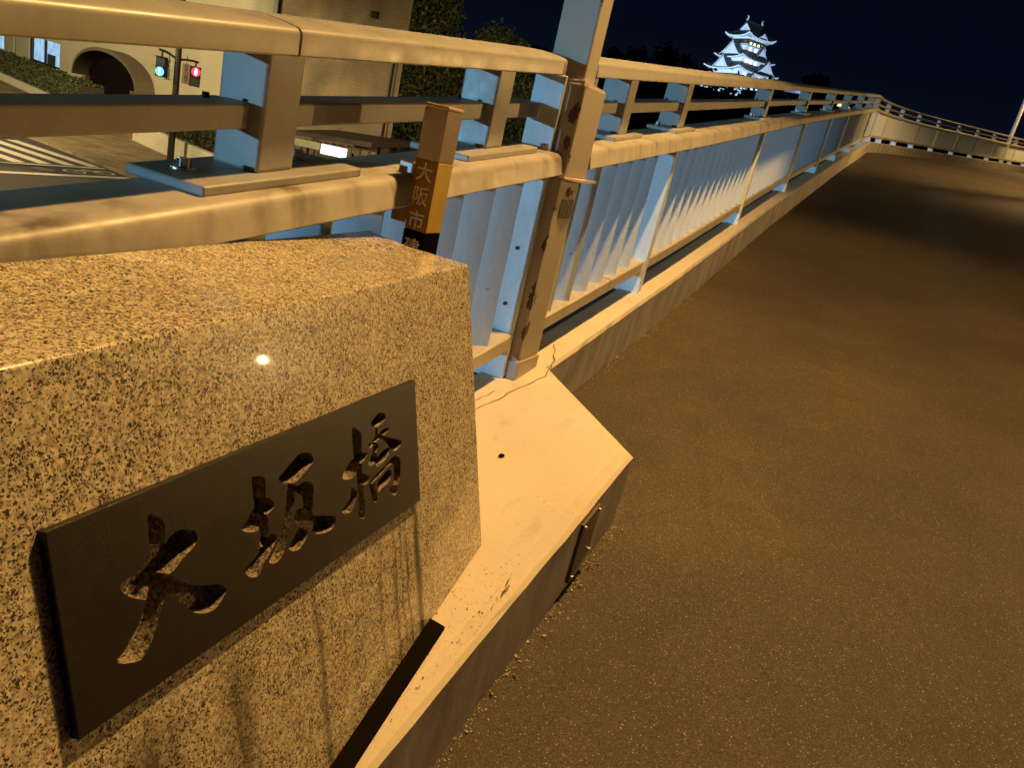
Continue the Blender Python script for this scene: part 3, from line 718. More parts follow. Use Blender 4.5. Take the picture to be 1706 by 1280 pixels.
fins(rA, 2.058-0.1665*13, 2.1, [1.0])
fins(rB, 2.515, 20.2, lowB)
fins(rC, 20.6, 35.8, [20.5+1.95*i for i in range(8)])
fins(rD, 36.3, 57.5, [37.1+1.95*i for i in range(10)])
# wide flat end post that closes the near railing
mb = MB(); fn = lambda x, y, z: tuple(at(y, x, z))
mb.box(-1.052, -0.928, 2.203, 2.217, KT-0.01, -0.383, fn=fn)
mb.box(-1.040, -0.942, 2.203, 2.217, -0.318, -0.105, fn=fn)
keep(mb.build('end_post', M_FIN, bevel=0.002), rA)
for zz in (-0.62, -0.80):
    mb = MB(); mb.tube(at(2.204, -0.975, zz), at(2.197, -0.975, zz), 0.006, n=8); keep(mb.build('screw', M_DARK), rA)
mb = MB(); mb.box(-1.052, -0.935, 2.46, 2.49, KT-0.01, -0.383, fn=fn); mb.box(-1.040, -0.952, 2.46, 2.49, -0.318, -0.105, fn=fn)
keep(mb.build('end_post', M_FIN, bevel=0.004), rB)
for o in (P_POST, P_PLATE_L, P_PLATE_S, *P_SCREW, P_LOW, P_FIN, *P_BOLT): bpy.data.objects.remove(o)

# ------------------------------------------------------------------ LAMP POST (near)
M_PEELB = M_PEEL
base = at(2.31, -0.95, KT)
lp = empty('lamp_post', base, 'square lamp post with peeling paint and a bolted sleeve, between the two railings', 'lamp post', 'lamp posts of the bridge')
def wbox(name, x0, x1, y0, y1, z0, z1, mat, root, bevel=0.004):
    mb = MB(); mb.box(x0, x1, y0, y1, z0, z1); return keep(mb.build(name, mat, None, bevel=bevel, seg=3), root)
zk = base.z
wbox('lower_tube', -1.005, -0.893, 2.222, 2.375, zk-0.03, -0.108, M_PEEL, lp, 0.006)
wbox('foot_plate', -1.01, -0.889, 2.217, 2.385, zk-0.02, zk+0.055, M_PEEL, lp, 0.004)
wbox('sleeve', -1.005, -0.884, 2.222, 2.403, -0.100, 0.166, M_PEEL, lp, 0.006)
wbox('shaft', -1.018, -0.900, 2.236, 2.325, 0.12, 3.30, M_PEEL, lp, 0.006)
M_LIP = plain('chipped_pale_paint', (0.66, 0.56, 0.42), 0.5)
mb = MB()   # rough bent lip under the sleeve
rr_ = random.Random(3)
outl = [(-1.0, 2.215), (-0.95, 2.212), (-0.905, 2.210), (-0.880, 2.216), (-0.874, 2.26), (-0.866, 2.32), (-0.872, 2.40), (-0.865, 2.455), (-0.885, 2.41), (-1.0, 2.405)]
N = len(outl); vs = [(x, y, -0.1075+rr_.uniform(-.003, .003)) for x, y in outl]+[(x, y, -0.1005+rr_.uniform(-.002, .002)) for x, y in outl]
mb.add(vs, [tuple(range(N)), tuple(range(N, 2*N))[::-1]]+[(i, (i+1) % N, N+(i+1) % N, N+i) for i in range(N)])
keep(mb.build('sleeve_lip', M_LIP), lp)
mb = MB(); outl = [(-1.0, 2.226), (-0.94, 2.224), (-0.892, 2.226), (-0.888, 2.26), (-0.890, 2.33), (-0.888, 2.398), (-0.95, 2.40), (-1.0, 2.398)]
N = len(outl); vs = [(x, y, 0.1665) for x, y in outl]+[(x*1.0, y, 0.172+rr_.uniform(-.003, .005)) for x, y in outl]
mb.add(vs, [tuple(range(N)), tuple(range(N, 2*N))[::-1]]+[(i, (i+1) % N, N+(i+1) % N, N+i) for i in range(N)])
keep(mb.build('weld_bead', M_LIP), lp)
mb = MB(); mb.tube((-0.893, 2.31, -0.145), (-0.886, 2.31, -0.145), 0.015, n=14); mb.tube((-0.886, 2.31, -0.145), (-0.878, 2.31, -0.145), 0.008, n=6)
keep(mb.build('bolt', M_STEEL), lp)
def mat_tag():
    m, t, b = newmat('weathered_id_tag'); v = coords(t)
    t.links.new(mix(t, ramp(t, noise(t, coords(t, (1, 60, 160)), 1.0, 3), [(0.45, 0.0), (0.55, 1.0)]), (0.045, 0.030, 0.018), (0.16, 0.11, 0.06)), b.inputs['Base Color']); b.inputs['Roughness'].default_value = 0.6; return m
wbox('number_tag', -0.893, -0.8905, 2.266, 2.366, -0.228, -0.168, mat_tag(), lp, 0.0008)
# arm and luminaire above the picture
def arm_lamp(root, p_top, lamp, mat):
    mb = MB(); mb.tube(p_top, (lamp[0], lamp[1], lamp[2]+0.22), 0.04, 0.03, n=10); keep(mb.build('arm', mat), root)
    mb = MB(); x, y, z = lamp
    mb.box(x-0.16, x+0.22, y-0.13, y+0.13, z+0.10, z+0.22); keep(mb.build('lamp_housing', mat, bevel=0.02), root)
    mb = MB(); mb.box(x-0.12, x+0.12, y-0.10, y+0.10, z+0.088, z+0.098)
    keep(mb.build('lamp_lens', plain('sodium_lens', (0.9, 0.7, 0.4), 0.3, 0, (1.0, 0.55, 0.16), 14)), root)
arm_lamp(lp, (-0.95, 2.28, 3.28), LAMP1, M_PEEL)

# far lamp pole
fb = at(36.0, -0.99, KT)
fp = empty('lamp_post', fb, 'slim pale lamp pole far along the curved railing at the right edge', 'lamp post', 'lamp posts of the bridge')
mb = MB(); mb.tube(fb, fb+Vector((0, 0, 5.2)), 0.075, 0.06, n=12); keep(mb.build('shaft', plain('pale_pole_paint', (0.60, 0.56, 0.48), 0.4), smooth=True), fp)
arm_lamp(fp, fb+Vector((0, 0, 5.15)), LAMP2, M_PEEL)
# lamp on the other side of the deck
rb = at(18.0, 3.75, -1.28)
rpole = empty('lamp_post', rb, 'lamp pole on the far side of the walkway before the bend', 'lamp post', 'lamp posts of the bridge')
mb = MB(); mb.tube(rb-Vector((0, 0, .3)), rb+Vector((0, 0, 5.4)), 0.075, 0.06, n=12); keep(mb.build('shaft', M_PEEL, smooth=True), rpole)
arm_lamp(rpole, rb+Vector((0, 0, 5.3)), LAMP_R, M_PEEL)
# added unseen bulb on a stem that makes the glint in the granite
lb = Vector((2.60, 5.70, at(5.7, 2.6, -1.28).z))
bl = empty('glint_bulb', lb, 'added unseen bulb on a stem, mirrored as a glint in the granite', 'lamp')
bulb = Vector((2.60, 5.70, -0.405))
mb = MB(); mb.tube(lb, bulb-Vector((0, 0, 0.03)), 0.03, 0.025, n=12); keep(mb.build('stem', M_DARK), bl)
mb = MB()
bm_ = bmesh.new(); bmesh.ops.create_uvsphere(bm_, u_segments=16, v_segments=8, radius=0.034); me = bpy.data.meshes.new('bulb'); bm_.to_mesh(me); bm_.free()
ob = bpy.data.objects.new('bulb', me); col.objects.link(ob); ob.location = bulb; keep(ob, bl)
ob.location = bulb
me.materials.append(plain('bulb_glass', (0.9, 0.8, 0.6), 0.3, 0, (1.0, 0.72, 0.34), 260))

# cover plate on the plinth front face
cp = empty('cover_plate', at(1.755, -0.418, -1.10), 'small square dark cover plate screwed to the upright face of the kerb', 'cover plate')
mb = MB(); fn = lambda x, y, z: tuple(at(y, x+ (z+1.06)*0.09*0, z))
vs = []
for dx in (0.0, 0.008):
    for s_, b_ in ((1.675, -1.078), (1.79, -1.075), (1.80, -1.225), (1.685, -1.255)):
        vs.append(tuple(at(s_, -0.4115+dx+(b_+1.06)*0.018, b_)))
mb.add(vs, [(0, 1, 2, 3), (7, 6, 5, 4)]+[(i, (i+1) % 4, 4+(i+1) % 4, 4+i) for i in range(4)])
keep(mb.build('cover_panel', plain('cover_metal', (0.16, 0.12, 0.08), 0.45, 0.4), bevel=0.001), cp)
for s_, b_ in ((1.685, -1.088), (1.78, -1.086), (1.79, -1.21), (1.695, -1.24)):
    p = at(s_, -0.4045+(b_+1.06)*0.018, b_); mb = MB(); mb.tube(p, p+Vector((0.006, 0, 0)), 0.0045, n=8); keep(mb.build('screw', M_STEEL), cp)

# ------------------------------------------------------------------ STREET LEVEL
GZ = -4.5
def sheet(name, pts, z, mat, thick=0.0, kind='structure'):
    mb = MB(); N = len(pts)
    if thick:
        mb.add([(x, y, z-thick) for x, y in pts]+[(x, y, z) for x, y in pts], [tuple(range(N))[::-1], tuple(range(N, 2*N))]+[(i, (i+1) % N, N+(i+1) % N, N+i) for i in range(N)])
    else: mb.add([(x, y, z) for x, y in pts], [tuple(range(N))])
    return tag(mb.build(name, mat), kind=kind)
sheet('ground', [(-1500, -600), (1500, -600), (1500, 1800), (-1500, 1800)], GZ-0.02, M_GROUND)
sheet('road', [(-120, -60), (40, -60), (40, 60), (-120, 60)], GZ-0.008, M_ROAD)
# hill that carries the castle
mb = MB(); nx_, ny_ = 40, 26; vs = []
for j in range(ny_+1):
    for i in range(nx_+1):
        x = -420+i*21; y = 120+j*18
        hgt = 31*max(0, min(1, (y-130)/150))**0.8*max(0.0, min(1, (x+380)/160))*max(0, min(1, (380-x)/120))
        vs.append((x, y, GZ-0.5+hgt+2*math.sin(x*.05)+1.5*math.sin(y*.07) if hgt > 0.1 else GZ-1))
mb.add(vs, [(j*(nx_+1)+i, j*(nx_+1)+i+1, (j+1)*(nx_+1)+i+1, (j+1)*(nx_+1)+i) for j in range(ny_) for i in range(nx_)])
tag(mb.build('castle_hill', M_GROUND, smooth=True), kind='structure')
# kerb line of the pavement: y about 19.7, the footway beyond it
fd = Vector((0.942, -0.336, 0)); fnrm = Vector((0.336, 0.942, 0))
def fl(x, off=0.0):   # the planter line, moved away from the road by off
    y = 34.8-0.3567*(x+55.2); return (x+fnrm.x*off, y+fnrm.y*off)
sheet('pavement', [(-120, 21.2), (-60, 21.0), (-36, 20.9), (-30, 20.5), (-24.0, 19.55), (-10, 19.0), (-10, 24), fl(-10, 8), fl(-120, 8)], GZ+0.10, M_PAVE, 0.14)
mb = MB()
def mark(mb, x0, x1, y0, y1): mb.add([(x0, y0, GZ), (x1, y0, GZ), (x1, y1, GZ), (x0, y1, GZ)], [(0, 1, 2, 3)])
for i in range(9): mark(mb, -30.0, -25.42, 19.25-0.9*i-0.45+0.33, 19.25-0.9*i+0.33)
mark(mb, -25.28, -25.10, 8, 19.60); mark(mb, -23.75, -23.45, 6, 19.40); mark(mb, -31.0, -30.7, 8, 19.6)
tag(mb.build('road_markings', M_LINE), kind='structure')
# bicycle mark and manhole between the lines
def arc(mb, cx_, cy_, r0, r1, z, n=18, sx=1.0, sy=1.0):
    vs = []
    for i in range(n):
        a = 2*math.pi*i/n; vs += [(cx_+r0*math.cos(a)*sx, cy_+r0*math.sin(a)*sy, z), (cx_+r1*math.cos(a)*sx, cy_+r1*math.sin(a)*sy, z)]
    mb.add(vs, [(2*i, 2*i+1, (2*i+3) % (2*n), (2*i+2) % (2*n)) for i in range(n)])
mb = MB(); arc(mb, -24.3, 18.9, 0.22, 0.30, GZ+0.004, sy=1.3); arc(mb, -24.3, 17.8, 0.22, 0.30, GZ+0.004, sy=1.3)
for a, b_ in (((-24.3, 18.9), (-24.6, 18.5)), ((-24.6, 18.5), (-24.5, 18.0)), ((-24.5, 18.0), (-24.3, 18.9)), ((-24.5, 18.0), (-24.3, 17.8)), ((-24.6, 18.5), (-24.3, 17.8)), ((-24.65, 18.6), (-24.8, 18.4))):
    a = Vector((*a, GZ+0.008)); b_ = Vector((*b_, GZ+0.008)); nn = (b_-a).normalized().cross(Vector((0, 0, 1)))*0.035
    mb.add([a-nn, a+nn, b_+nn, b_-nn], [(0, 1, 2, 3)])
tag(mb.build('road_markings', M_LINE), kind='structure')
mb = MB(); vs = [(-24.4+0.34*math.cos(a*math.pi/10), 16.8+0.34*math.sin(a*math.pi/10), GZ+0.004) for a in range(20)]; mb.add(vs, [tuple(range(20))])
mh = mb.build('manhole_cover', plain('worn_iron', (0.35, 0.37, 0.40), 0.3, 0.8)); tag(mh, 'round grey manhole cover in the road beside the bicycle mark', 'manhole cover')

# planter wall + hedges
def hedge(name, x0, x1, o0, o1, z0, z1, label, n, seed=1):
    rnd = random.Random(seed); mb = MB()
    for i in range(n):
        x = rnd.uniform(x0, x1); o_ = rnd.uniform(o0, o1); z = rnd.uniform(z0, z1)
        face = rnd.random()
        if face < .45: o_ = o0+abs(rnd.gauss(0, .06))
        elif face < .85: z = z1-abs(rnd.gauss(0, .05))
        z += 0.06*math.sin(x*1.7)+0.04*math.sin(x*4.1)
        c = Vector((*fl(x, o_), z)); s_ = rnd.uniform(0.05, 0.11)
        a = Vector((rnd.gauss(0, 1), rnd.gauss(0, 1), rnd.gauss(0, 1))).normalized(); b_ = a.orthogonal().normalized()
        mb.add([c-a*s_, c+b_*s_*.6, c+a*s_, c-b_*s_*.6], [(0, 1, 2, 3)])
    # dark twiggy core
    A = [(x0+.05, o0+.08), (x1-.05, o0+.08), (x1-.05, o1-.08), (x0+.05, o1-.08)]
    vs = [(*fl(x, o_), z) for z in (z0, z1-.08) for x, o_ in A]
    mb.add(vs, [(0, 1, 2, 3), (4, 5, 6, 7), (0, 1, 5, 4), (1, 2, 6, 5), (2, 3, 7, 6), (3, 0, 4, 7)], 1)
    return tag(mb.build(name, [M_HEDGE, M_BARK]), label, 'hedge', 'clipped hedges before the pale building')
def fbox(x0, x1, o0, o1, z0, z1, mb, mi=0):
    vs = [(*fl(x, o_), z) for z in (z0, z1) for o_ in (o0, o1) for x in (x0, x1)]
    mb.add(vs, [(0, 2, 3, 1), (4, 5, 7, 6), (0, 1, 5, 4), (2, 6, 7, 3), (0, 4, 6, 2), (1, 3, 7, 5)], mi)
M_PALE = plain('pale_planter_stone', (0.55, 0.50, 0.38), 0.8)
mb = MB(); fbox(-80, -38.4, 0, 0.25, GZ+0.05, GZ+0.55, mb)
tag(mb.build('planter_wall', M_PALE), 'low pale planter wall in front of the hedge with the window behind', 'wall', 'planter walls')
mb = MB(); fbox(-32.6, -17.0, 0, 0.25, GZ+0.05, GZ+0.95, mb)
tag(mb.build('planter_wall', M_PALE), 'low pale planter wall behind the signal pole', 'wall', 'planter walls')
mb = MB(); fbox(-34.3, -32.65, 0.0, 0.8, GZ+0.05, GZ+0.9, mb)
tag(mb.build('planter_wall', plain('reddish_brick', (0.20, 0.10, 0.07), 0.8)), 'short reddish brown wall end beside the entrance', 'wall', 'planter walls')
hedge('hedge', -75, -40.5, 0.2, 1.5, GZ+0.4, GZ+1.75, 'long clipped green hedge below the lit window', 9000, 1)
hedge('hedge', -32.4, -18, 0.3, 1.6, GZ+0.6, GZ+1.75, 'clipped green hedge behind the signal pole', 8000, 2)

# ---- pale building
FO = 3.4
def fpt(az, off=FO):
    """where the bearing az (degrees) meets the facade line"""
    k = math.tan(R(az)); # x = k*y
    # y = 34.8 - .3567(x+55.2) + c  , shift line by off along normal
    c = off/0.942
    y = (34.8-0.3567*55.2+c)/(1+0.3567*k); return k*y, y
b1 = empty('building', (*fpt(-50), GZ), 'pale beige tiled building with a lit window and an arched dark entrance canopy', 'building')
x0_, y0_ = fpt(-65); x1_, y1_ = fpt(-42.9)
def wall_poly(P0, P1, z0, z1, depth, name, mat, root, bevel=0):
    mb = MB(); P0 = Vector((*P0, 0)); P1 = Vector((*P1, 0)); d = (P1-P0).normalized(); n_ = Vector((-d.y, d.x, 0))
    vs = [Vector((p.x, p.y, z)) + n_*dd for z in (z0, z1) for dd in (0, depth) for p in (P0, P1)]
    mb.add(vs, [(0, 2, 3, 1), (4, 5, 7, 6), (0, 1, 5, 4), (2, 6, 7, 3), (0, 4, 6, 2), (1, 3, 7, 5)])
    o = mb.build(name, mat, bevel=bevel); return keep(o, root) if root else o
ww = [fpt(-56.25), fpt(-54.80)]
wz0 = -2.96; wz1 = -1.35
# wall in pieces around the window opening
wall_poly((x0_, y0_), (x1_, y1_), GZ, wz0, 5, 'wall', M_BEIGE, b1)
wall_poly((x0_, y0_), (x1_, y1_), wz1, 9, 5, 'wall', M_BEIGE, b1)
wall_poly((x0_, y0_), ww[0], wz0, wz1, 5, 'wall', M_BEIGE, b1)
wall_poly(ww[1], (x1_, y1_), wz0, wz1, 5, 'wall', M_BEIGE, b1)
M_FRAME = plain('dark_window_frame', (0.03, 0.022, 0.02), 0.5)
def mat_glow():
    m, t, b = newmat('lit_curtain'); v = coords(t)
    c = mix(t, ramp(t, noise(t, v, 1.4, 3), [(0.35, 0.0), (0.65, 1.0)]), (0.28, 0.52, 0.95), (0.55, 0.88, 1.0))
    b.inputs['Base Color'].default_value = (0.05, 0.06, 0.07, 1); t.links.new(c, b.inputs['Emission Color']); b.inputs['Emission Strength'].default_value = 0.8; return m
dd_ = (Vector(ww[1])-Vector(ww[0])); dn = Vector((-dd_.y, dd_.x)).normalized(); du = dd_.normalized()
def wpt(t, off): q = Vector(ww[0])+dd_*t+dn*off; return (q.x, q.y)
wf = wall_poly(wpt(-0.02, -0.05), wpt(1.02, -0.05), wz0-0.12, wz0+0.06, 0.25, 'window', M_FRAME, b1)
wall_poly(wpt(-0.02, -0.05), wpt(0.035, -0.05), wz0+0.06, wz1, 0.25, 'window_frame', M_FRAME, b1)
wall_poly(wpt(0.48, -0.01), wpt(0.52, -0.01), wz0+0.06, wz1, 0.12, 'window_frame', M_FRAME, b1)
wall_poly(wpt(0.0, 0.12), wpt(1.0, 0.12), wz0+0.05, wz1, 0.03, 'window_pane', mat_glow(), b1)
wall_poly(wpt(-0.06, -0.08), wpt(-0.022, -0.08), wz0-0.1, wz1, 0.10, 'window_frame', M_WHITE, b1)
wall_poly(wpt(0.60, -0.02), wpt(0.85, -0.02), wz0+0.06, wz0+0.75, 0.05, 'curtain_shadow', plain('dark_blob', (0.03, 0.035, 0.04), .8), b1)
# second window at the left edge
w2 = [fpt(-58.9), fpt(-57.6)]
wall_poly((Vector(w2[0])-dn*0.03)[:], (Vector(w2[1])-dn*0.03)[:], wz0, wz1, 0.02, 'window_pane', mat_glow(), b1)
# drainpipe
q = fpt(-57.1, FO-0.10); mb = MB(); mb.tube((*q, GZ), (*q, 8), 0.06, n=8); keep(mb.build('drain_pipe', plain('pipe', (0.6, 0.55, 0.42), .5)), b1)
# arched canopy over the entrance: a band of arch, open below, dark inside
A0 = Vector((*fpt(-53.2, FO-0.02), 0)); A1 = Vector((*fpt(-49.6, FO-0.02), 0)); ad = (A1-A0); W = ad.length; ad.normalize(); an = Vector((-ad.y, ad.x, 0))
def archpt(t, r_out, dep):   # t 0..1 along the arch
    a = math.pi*t; cx_ = W/2
    x = cx_-(W/2+r_out)*math.cos(a); z = -2.75+(1.75+r_out)*math.sin(a)**0.9
    p = A0+ad*x-an*dep; return (p.x, p.y, z)
M_ARCH = plain('canopy_fascia', (0.17, 0.13, 0.08), 0.6)
mb = MB(); n = 28; vs = []
for i in range(n+1):
    t = i/n
    vs += [archpt(t, 0, 1.0), archpt(t, 0.20, 1.0), archpt(t, 0.20, 0), archpt(t, 0, 0)]
mb.add(vs, [(4*i+a, 4*i+(a+1) % 4, 4*i+4+(a+1) % 4, 4*i+4+a) for i in range(n) for a in range(3)]+[(0, 1, 2, 3), tuple(4*n+q for q in (3, 2, 1, 0))])
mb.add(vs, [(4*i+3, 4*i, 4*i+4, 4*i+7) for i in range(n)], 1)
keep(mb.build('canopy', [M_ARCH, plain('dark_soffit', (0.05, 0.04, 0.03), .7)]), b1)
mb = MB(); vs = []   # dark doorway recess panel behind
for i in range(n+1): vs.append(archpt(i/n, -0.05, 0.06))
vs += [(vs[-1][0], vs[-1][1], GZ), (vs[0][0], vs[0][1], GZ)]
mb.add(vs, [tuple(range(len(vs)))]); keep(mb.build('doorway', plain('dark_doorway', (0.010, 0.008, 0.007), 0.95)), b1)
mb = MB(); p = A0+ad*(W*0.22)-an*0.9; mb.box(p.x-0.15, p.x+0.15, p.y-0.15, p.y+0.15, GZ, -2.6); keep(mb.build('canopy_post', plain('brown_post', (0.14, 0.09, 0.06), .6)), b1)
mb = MB(); p = A0+ad*(W*0.97)-an*0.9; mb.box(p.x-0.15, p.x+0.15, p.y-0.15, p.y+0.15, GZ, -2.6); keep(mb.build('canopy_post', plain('brown_post', (0.14, 0.09, 0.06), .6)), b1)
# notice board by the hedge
q = Vector((*fpt(-54.45, 2.3), 0)); nb = empty('notice_board', (q.x, q.y, GZ), 'white notice board on two posts beside the arched entrance', 'notice board')
mb = MB(); dl = Vector((0.942, -0.336, 0))
def rbox(c, d, w_, t_, z0, z1, mb):
    nn = Vector((-d.y, d.x, 0)); vs = [c+d*a*w_/2+nn*b_*t_/2+Vector((0, 0, z)) for z in (z0, z1) for b_ in (-1, 1) for a in (-1, 1)]
    mb.add([(v.x, v.y, v.z) for v in vs], [(0, 2, 3, 1), (4, 5, 7, 6), (0, 1, 5, 4), (2, 6, 7, 3), (0, 4, 6, 2), (1, 3, 7, 5)])
nbd = Vector((0.80, 0.60, 0))
rbox(Vector((q.x, q.y, 0)), nbd, 0.95, 0.06, -3.75, -2.95, mb); keep(mb.build('board', M_WHITE), nb)
for a in (-1, 1):
    mb = MB(); rbox(Vector((q.x, q.y, 0))+nbd*a*0.52, nbd, 0.09, 0.09, GZ, -2.75, mb); keep(mb.build('leg', M_STEEL), nb)
mb = MB()
for zz, wd in ((-3.05, .5), (-3.2, .7), (-3.35, .6), (-3.5, .7), (-3.62, .4)):
    c = Vector((q.x, q.y, 0))+Vector((nbd.y, -nbd.x, 0))*0.035
    rbox(c, nbd, wd, 0.01, zz-0.02, zz+0.02, mb)
keep(mb.build('board_lines', M_DARK), nb)

# ---- brown brick building
b2 = empty('building', (*fpt(-38), GZ), 'brown brick building behind the trees, right of the pale building', 'building')
P0 = Vector(fpt(-42.9, 3.1)); P1 = Vector(fpt(-34.3, 3.1))
mb = MB(); u1 = P1.normalized()
F_ = [(P0.x, P0.y), (P1.x, P1.y), (P1.x+u1.x*0.7-0.2, P1.y+u1.y*0.7), (P0.x-6, P0.y+9)]
mb.add([(x, y, z) for z in (GZ, 9) for x, y in F_], [(0, 1, 2, 3), (4, 5, 6, 7)]+[(i, (i+1) % 4, 4+(i+1) % 4, 4+i) for i in range(4)])
keep(mb.build('wall', M_BROWN), b2)
mb = MB(); q = Vector(fpt(-42.75, 3.0)); mb.box(q.x-0.12, q.x+0.12, q.y-0.12, q.y+0.12, GZ, 9); keep(mb.build('drain_pipe', M_DARK), b2)
q = Vector(fpt(-34.9, 3.0)); mb = MB(); mb.tube((q.x, q.y, GZ), (q.x, q.y, 1.9), 0.05, n=8); keep(mb.build('drain_pipe', M_DARK), b2)
q = Vector(fpt(-36.55, 3.05)); mb = MB(); mb.box(q.x-0.13, q.x+0.13, q.y-0.1, q.y+0.1, 2.62, 2.85); keep(mb.build('wall_vent', M_DARK), b2)
q = Vector(fpt(-34.75, 3.05)); mb = MB(); mb.box(q.x-0.11, q.x+0.11, q.y-0.1, q.y+0.1, 1.95, 2.15); keep(mb.build('wall_vent', M_DARK), b2)
# shed with sloping dark roof and board front
sh = empty('shed', (*fpt(-38, 1.6), GZ), 'low dark shed with a board front against the brown brick wall', 'shed')
S0 = Vector((*fpt(-40.6, 1.0), 0)); S1 = Vector((*fpt(-35.0, 1.0), 0)); sd = (S1-S0).normalized(); sn = Vector((-sd.y, sd.x, 0)); SW = (S1-S0).length
mb = MB(); vs = []
for z, dd0 in ((0, 0), (0.16, 0)):
    for p, zz in ((S0-sn*0.3, -1.95), (S1-sn*0.3, -1.55), (S1+sn*1.6, -1.25), (S0+sn*1.6, -1.65)): vs.append((p.x, p.y, zz+z))
mb.add(vs, [(0, 1, 2, 3), (4, 5, 6, 7), (0, 1, 5, 4), (1, 2, 6, 5), (2, 3, 7, 6), (3, 0, 4, 7)])
keep(mb.build('roof', plain('shed_roof', (0.05, 0.025, 0.02), .7)), sh)
M_BOARD = plain('shed_boards', (0.20, 0.13, 0.09), .8)
for i in range(11):
    a = SW*i/11; c = S0+sd*(a+SW/22)
    mb = MB(); rbox(c, sd, SW/11*(0.55 if i % 3 else 0.8), 0.06, GZ, -1.98+0.4*(i/11), mb); keep(mb.build('board', M_BOARD), sh)
mb = MB(); c = S0+sd*SW/2+sn*0.5; rbox(c, sd, SW*0.98, 0.8, GZ, -2.05, mb); keep(mb.build('wall', M_BLACK), sh)
# lit white sign at the kerb
q = Vector((*fpt(-38.0, -1.8), 0)); d_ = math.hypot(q.x, q.y)
sg = empty('lit_sign', (q.x, q.y, GZ), 'small white backlit sign box near the shed', 'sign')
mb = MB(); rbox(q, Vector((.79, .61, 0)), 0.72, 0.25, d_*math.tan(R(-4.45)), d_*math.tan(R(-3.82)), mb)
keep(mb.build('lit_face', plain('lit_panel', (0.8, 0.8, 0.85), .4, 0, (0.75, 0.86, 1.0), 1.3)), sg)
mb = MB(); rbox(q-Vector((.79, .61, 0))*0.75, Vector((.79, .61, 0)), 0.7, 0.2, d_*math.tan(R(-4.25)), d_*math.tan(R(-3.78)), mb)
keep(mb.build('unlit_face', plain('unlit_panel', (0.45, 0.44, 0.30), .6)), sg)
mb = MB(); rbox(q, Vector((.79, .61, 0)), 0.9, 0.2, GZ, d_*math.tan(R(-4.45)), mb); keep(mb.build('sign_base', M_DARK), sg)

# ---- pedestrian signal pole
sb = Vector((-27.3, 24.3, GZ+0.1))
sp_ = empty('signal_pole', sb, 'dark pole carrying the pedestrian signals at the crossing', 'signal pole')
mb = MB(); mb.tube(sb, sb+Vector((0, 0, 6.5)), 0.14, 0.11, n=14); keep(mb.build('pole', M_DARK, smooth=True), sp_)
D = math.hypot(sb.x, sb.y); vd = Vector((sb.x, sb.y, 0)).normalized(); vr = Vector((vd.y, -vd.x, 0))   # vr: to the right as seen
def sigpt(az, el, fwd=0.0):
    k = math.tan(R(az)-math.atan2(sb.x, sb.y)); p = Vector((sb.x, sb.y, 0))+vr*(D*k)-vd*fwd; p.z = D*math.tan(R(el)); return p
pole_az = math.degrees(math.atan2(sb.x, sb.y))
def tube_path(pts, r, name, root, mat):
    mb = MB()
    for a, b_ in zip(pts, pts[1:]): mb.tube(a, b_, r, n=8)
    return keep(mb.build(name, mat), root)
tube_path([sigpt(pole_az, -0.55), sigpt(-48.75, -0.33), sigpt(-49.05, -0.22), sigpt(-49.45, -0.16)], 0.045, 'arm', sp_, M_DARK)
tube_path([sigpt(pole_az, -0.85), sigpt(-48.2, -0.50), sigpt(-47.85, -0.42), sigpt(-47.4, -0.40), sigpt(-47.1, -0.42)], 0.045, 'arm', sp_, M_DARK)
M_CY = plain('green_signal', (0.1, 0.5, 0.5), .3, 0, (0.05, 0.75, 0.85), 2.2); M_RD = plain('red_signal', (0.5, 0.05, 0.08), .3, 0, (1.0, 0.04, 0.12), 1.7)
M_WG = plain('signal_core', (0.8, 0.9, 0.9), .3, 0, (0.35, 0.95, 1.0), 4.0); M_WR = plain('signal_core_red', (0.9, 0.7, 0.7), .3, 0, (1.0, 0.5, 0.55), 4.0)
M_OFF = plain('unlit_lens', (0.04, 0.06, 0.07), .3)
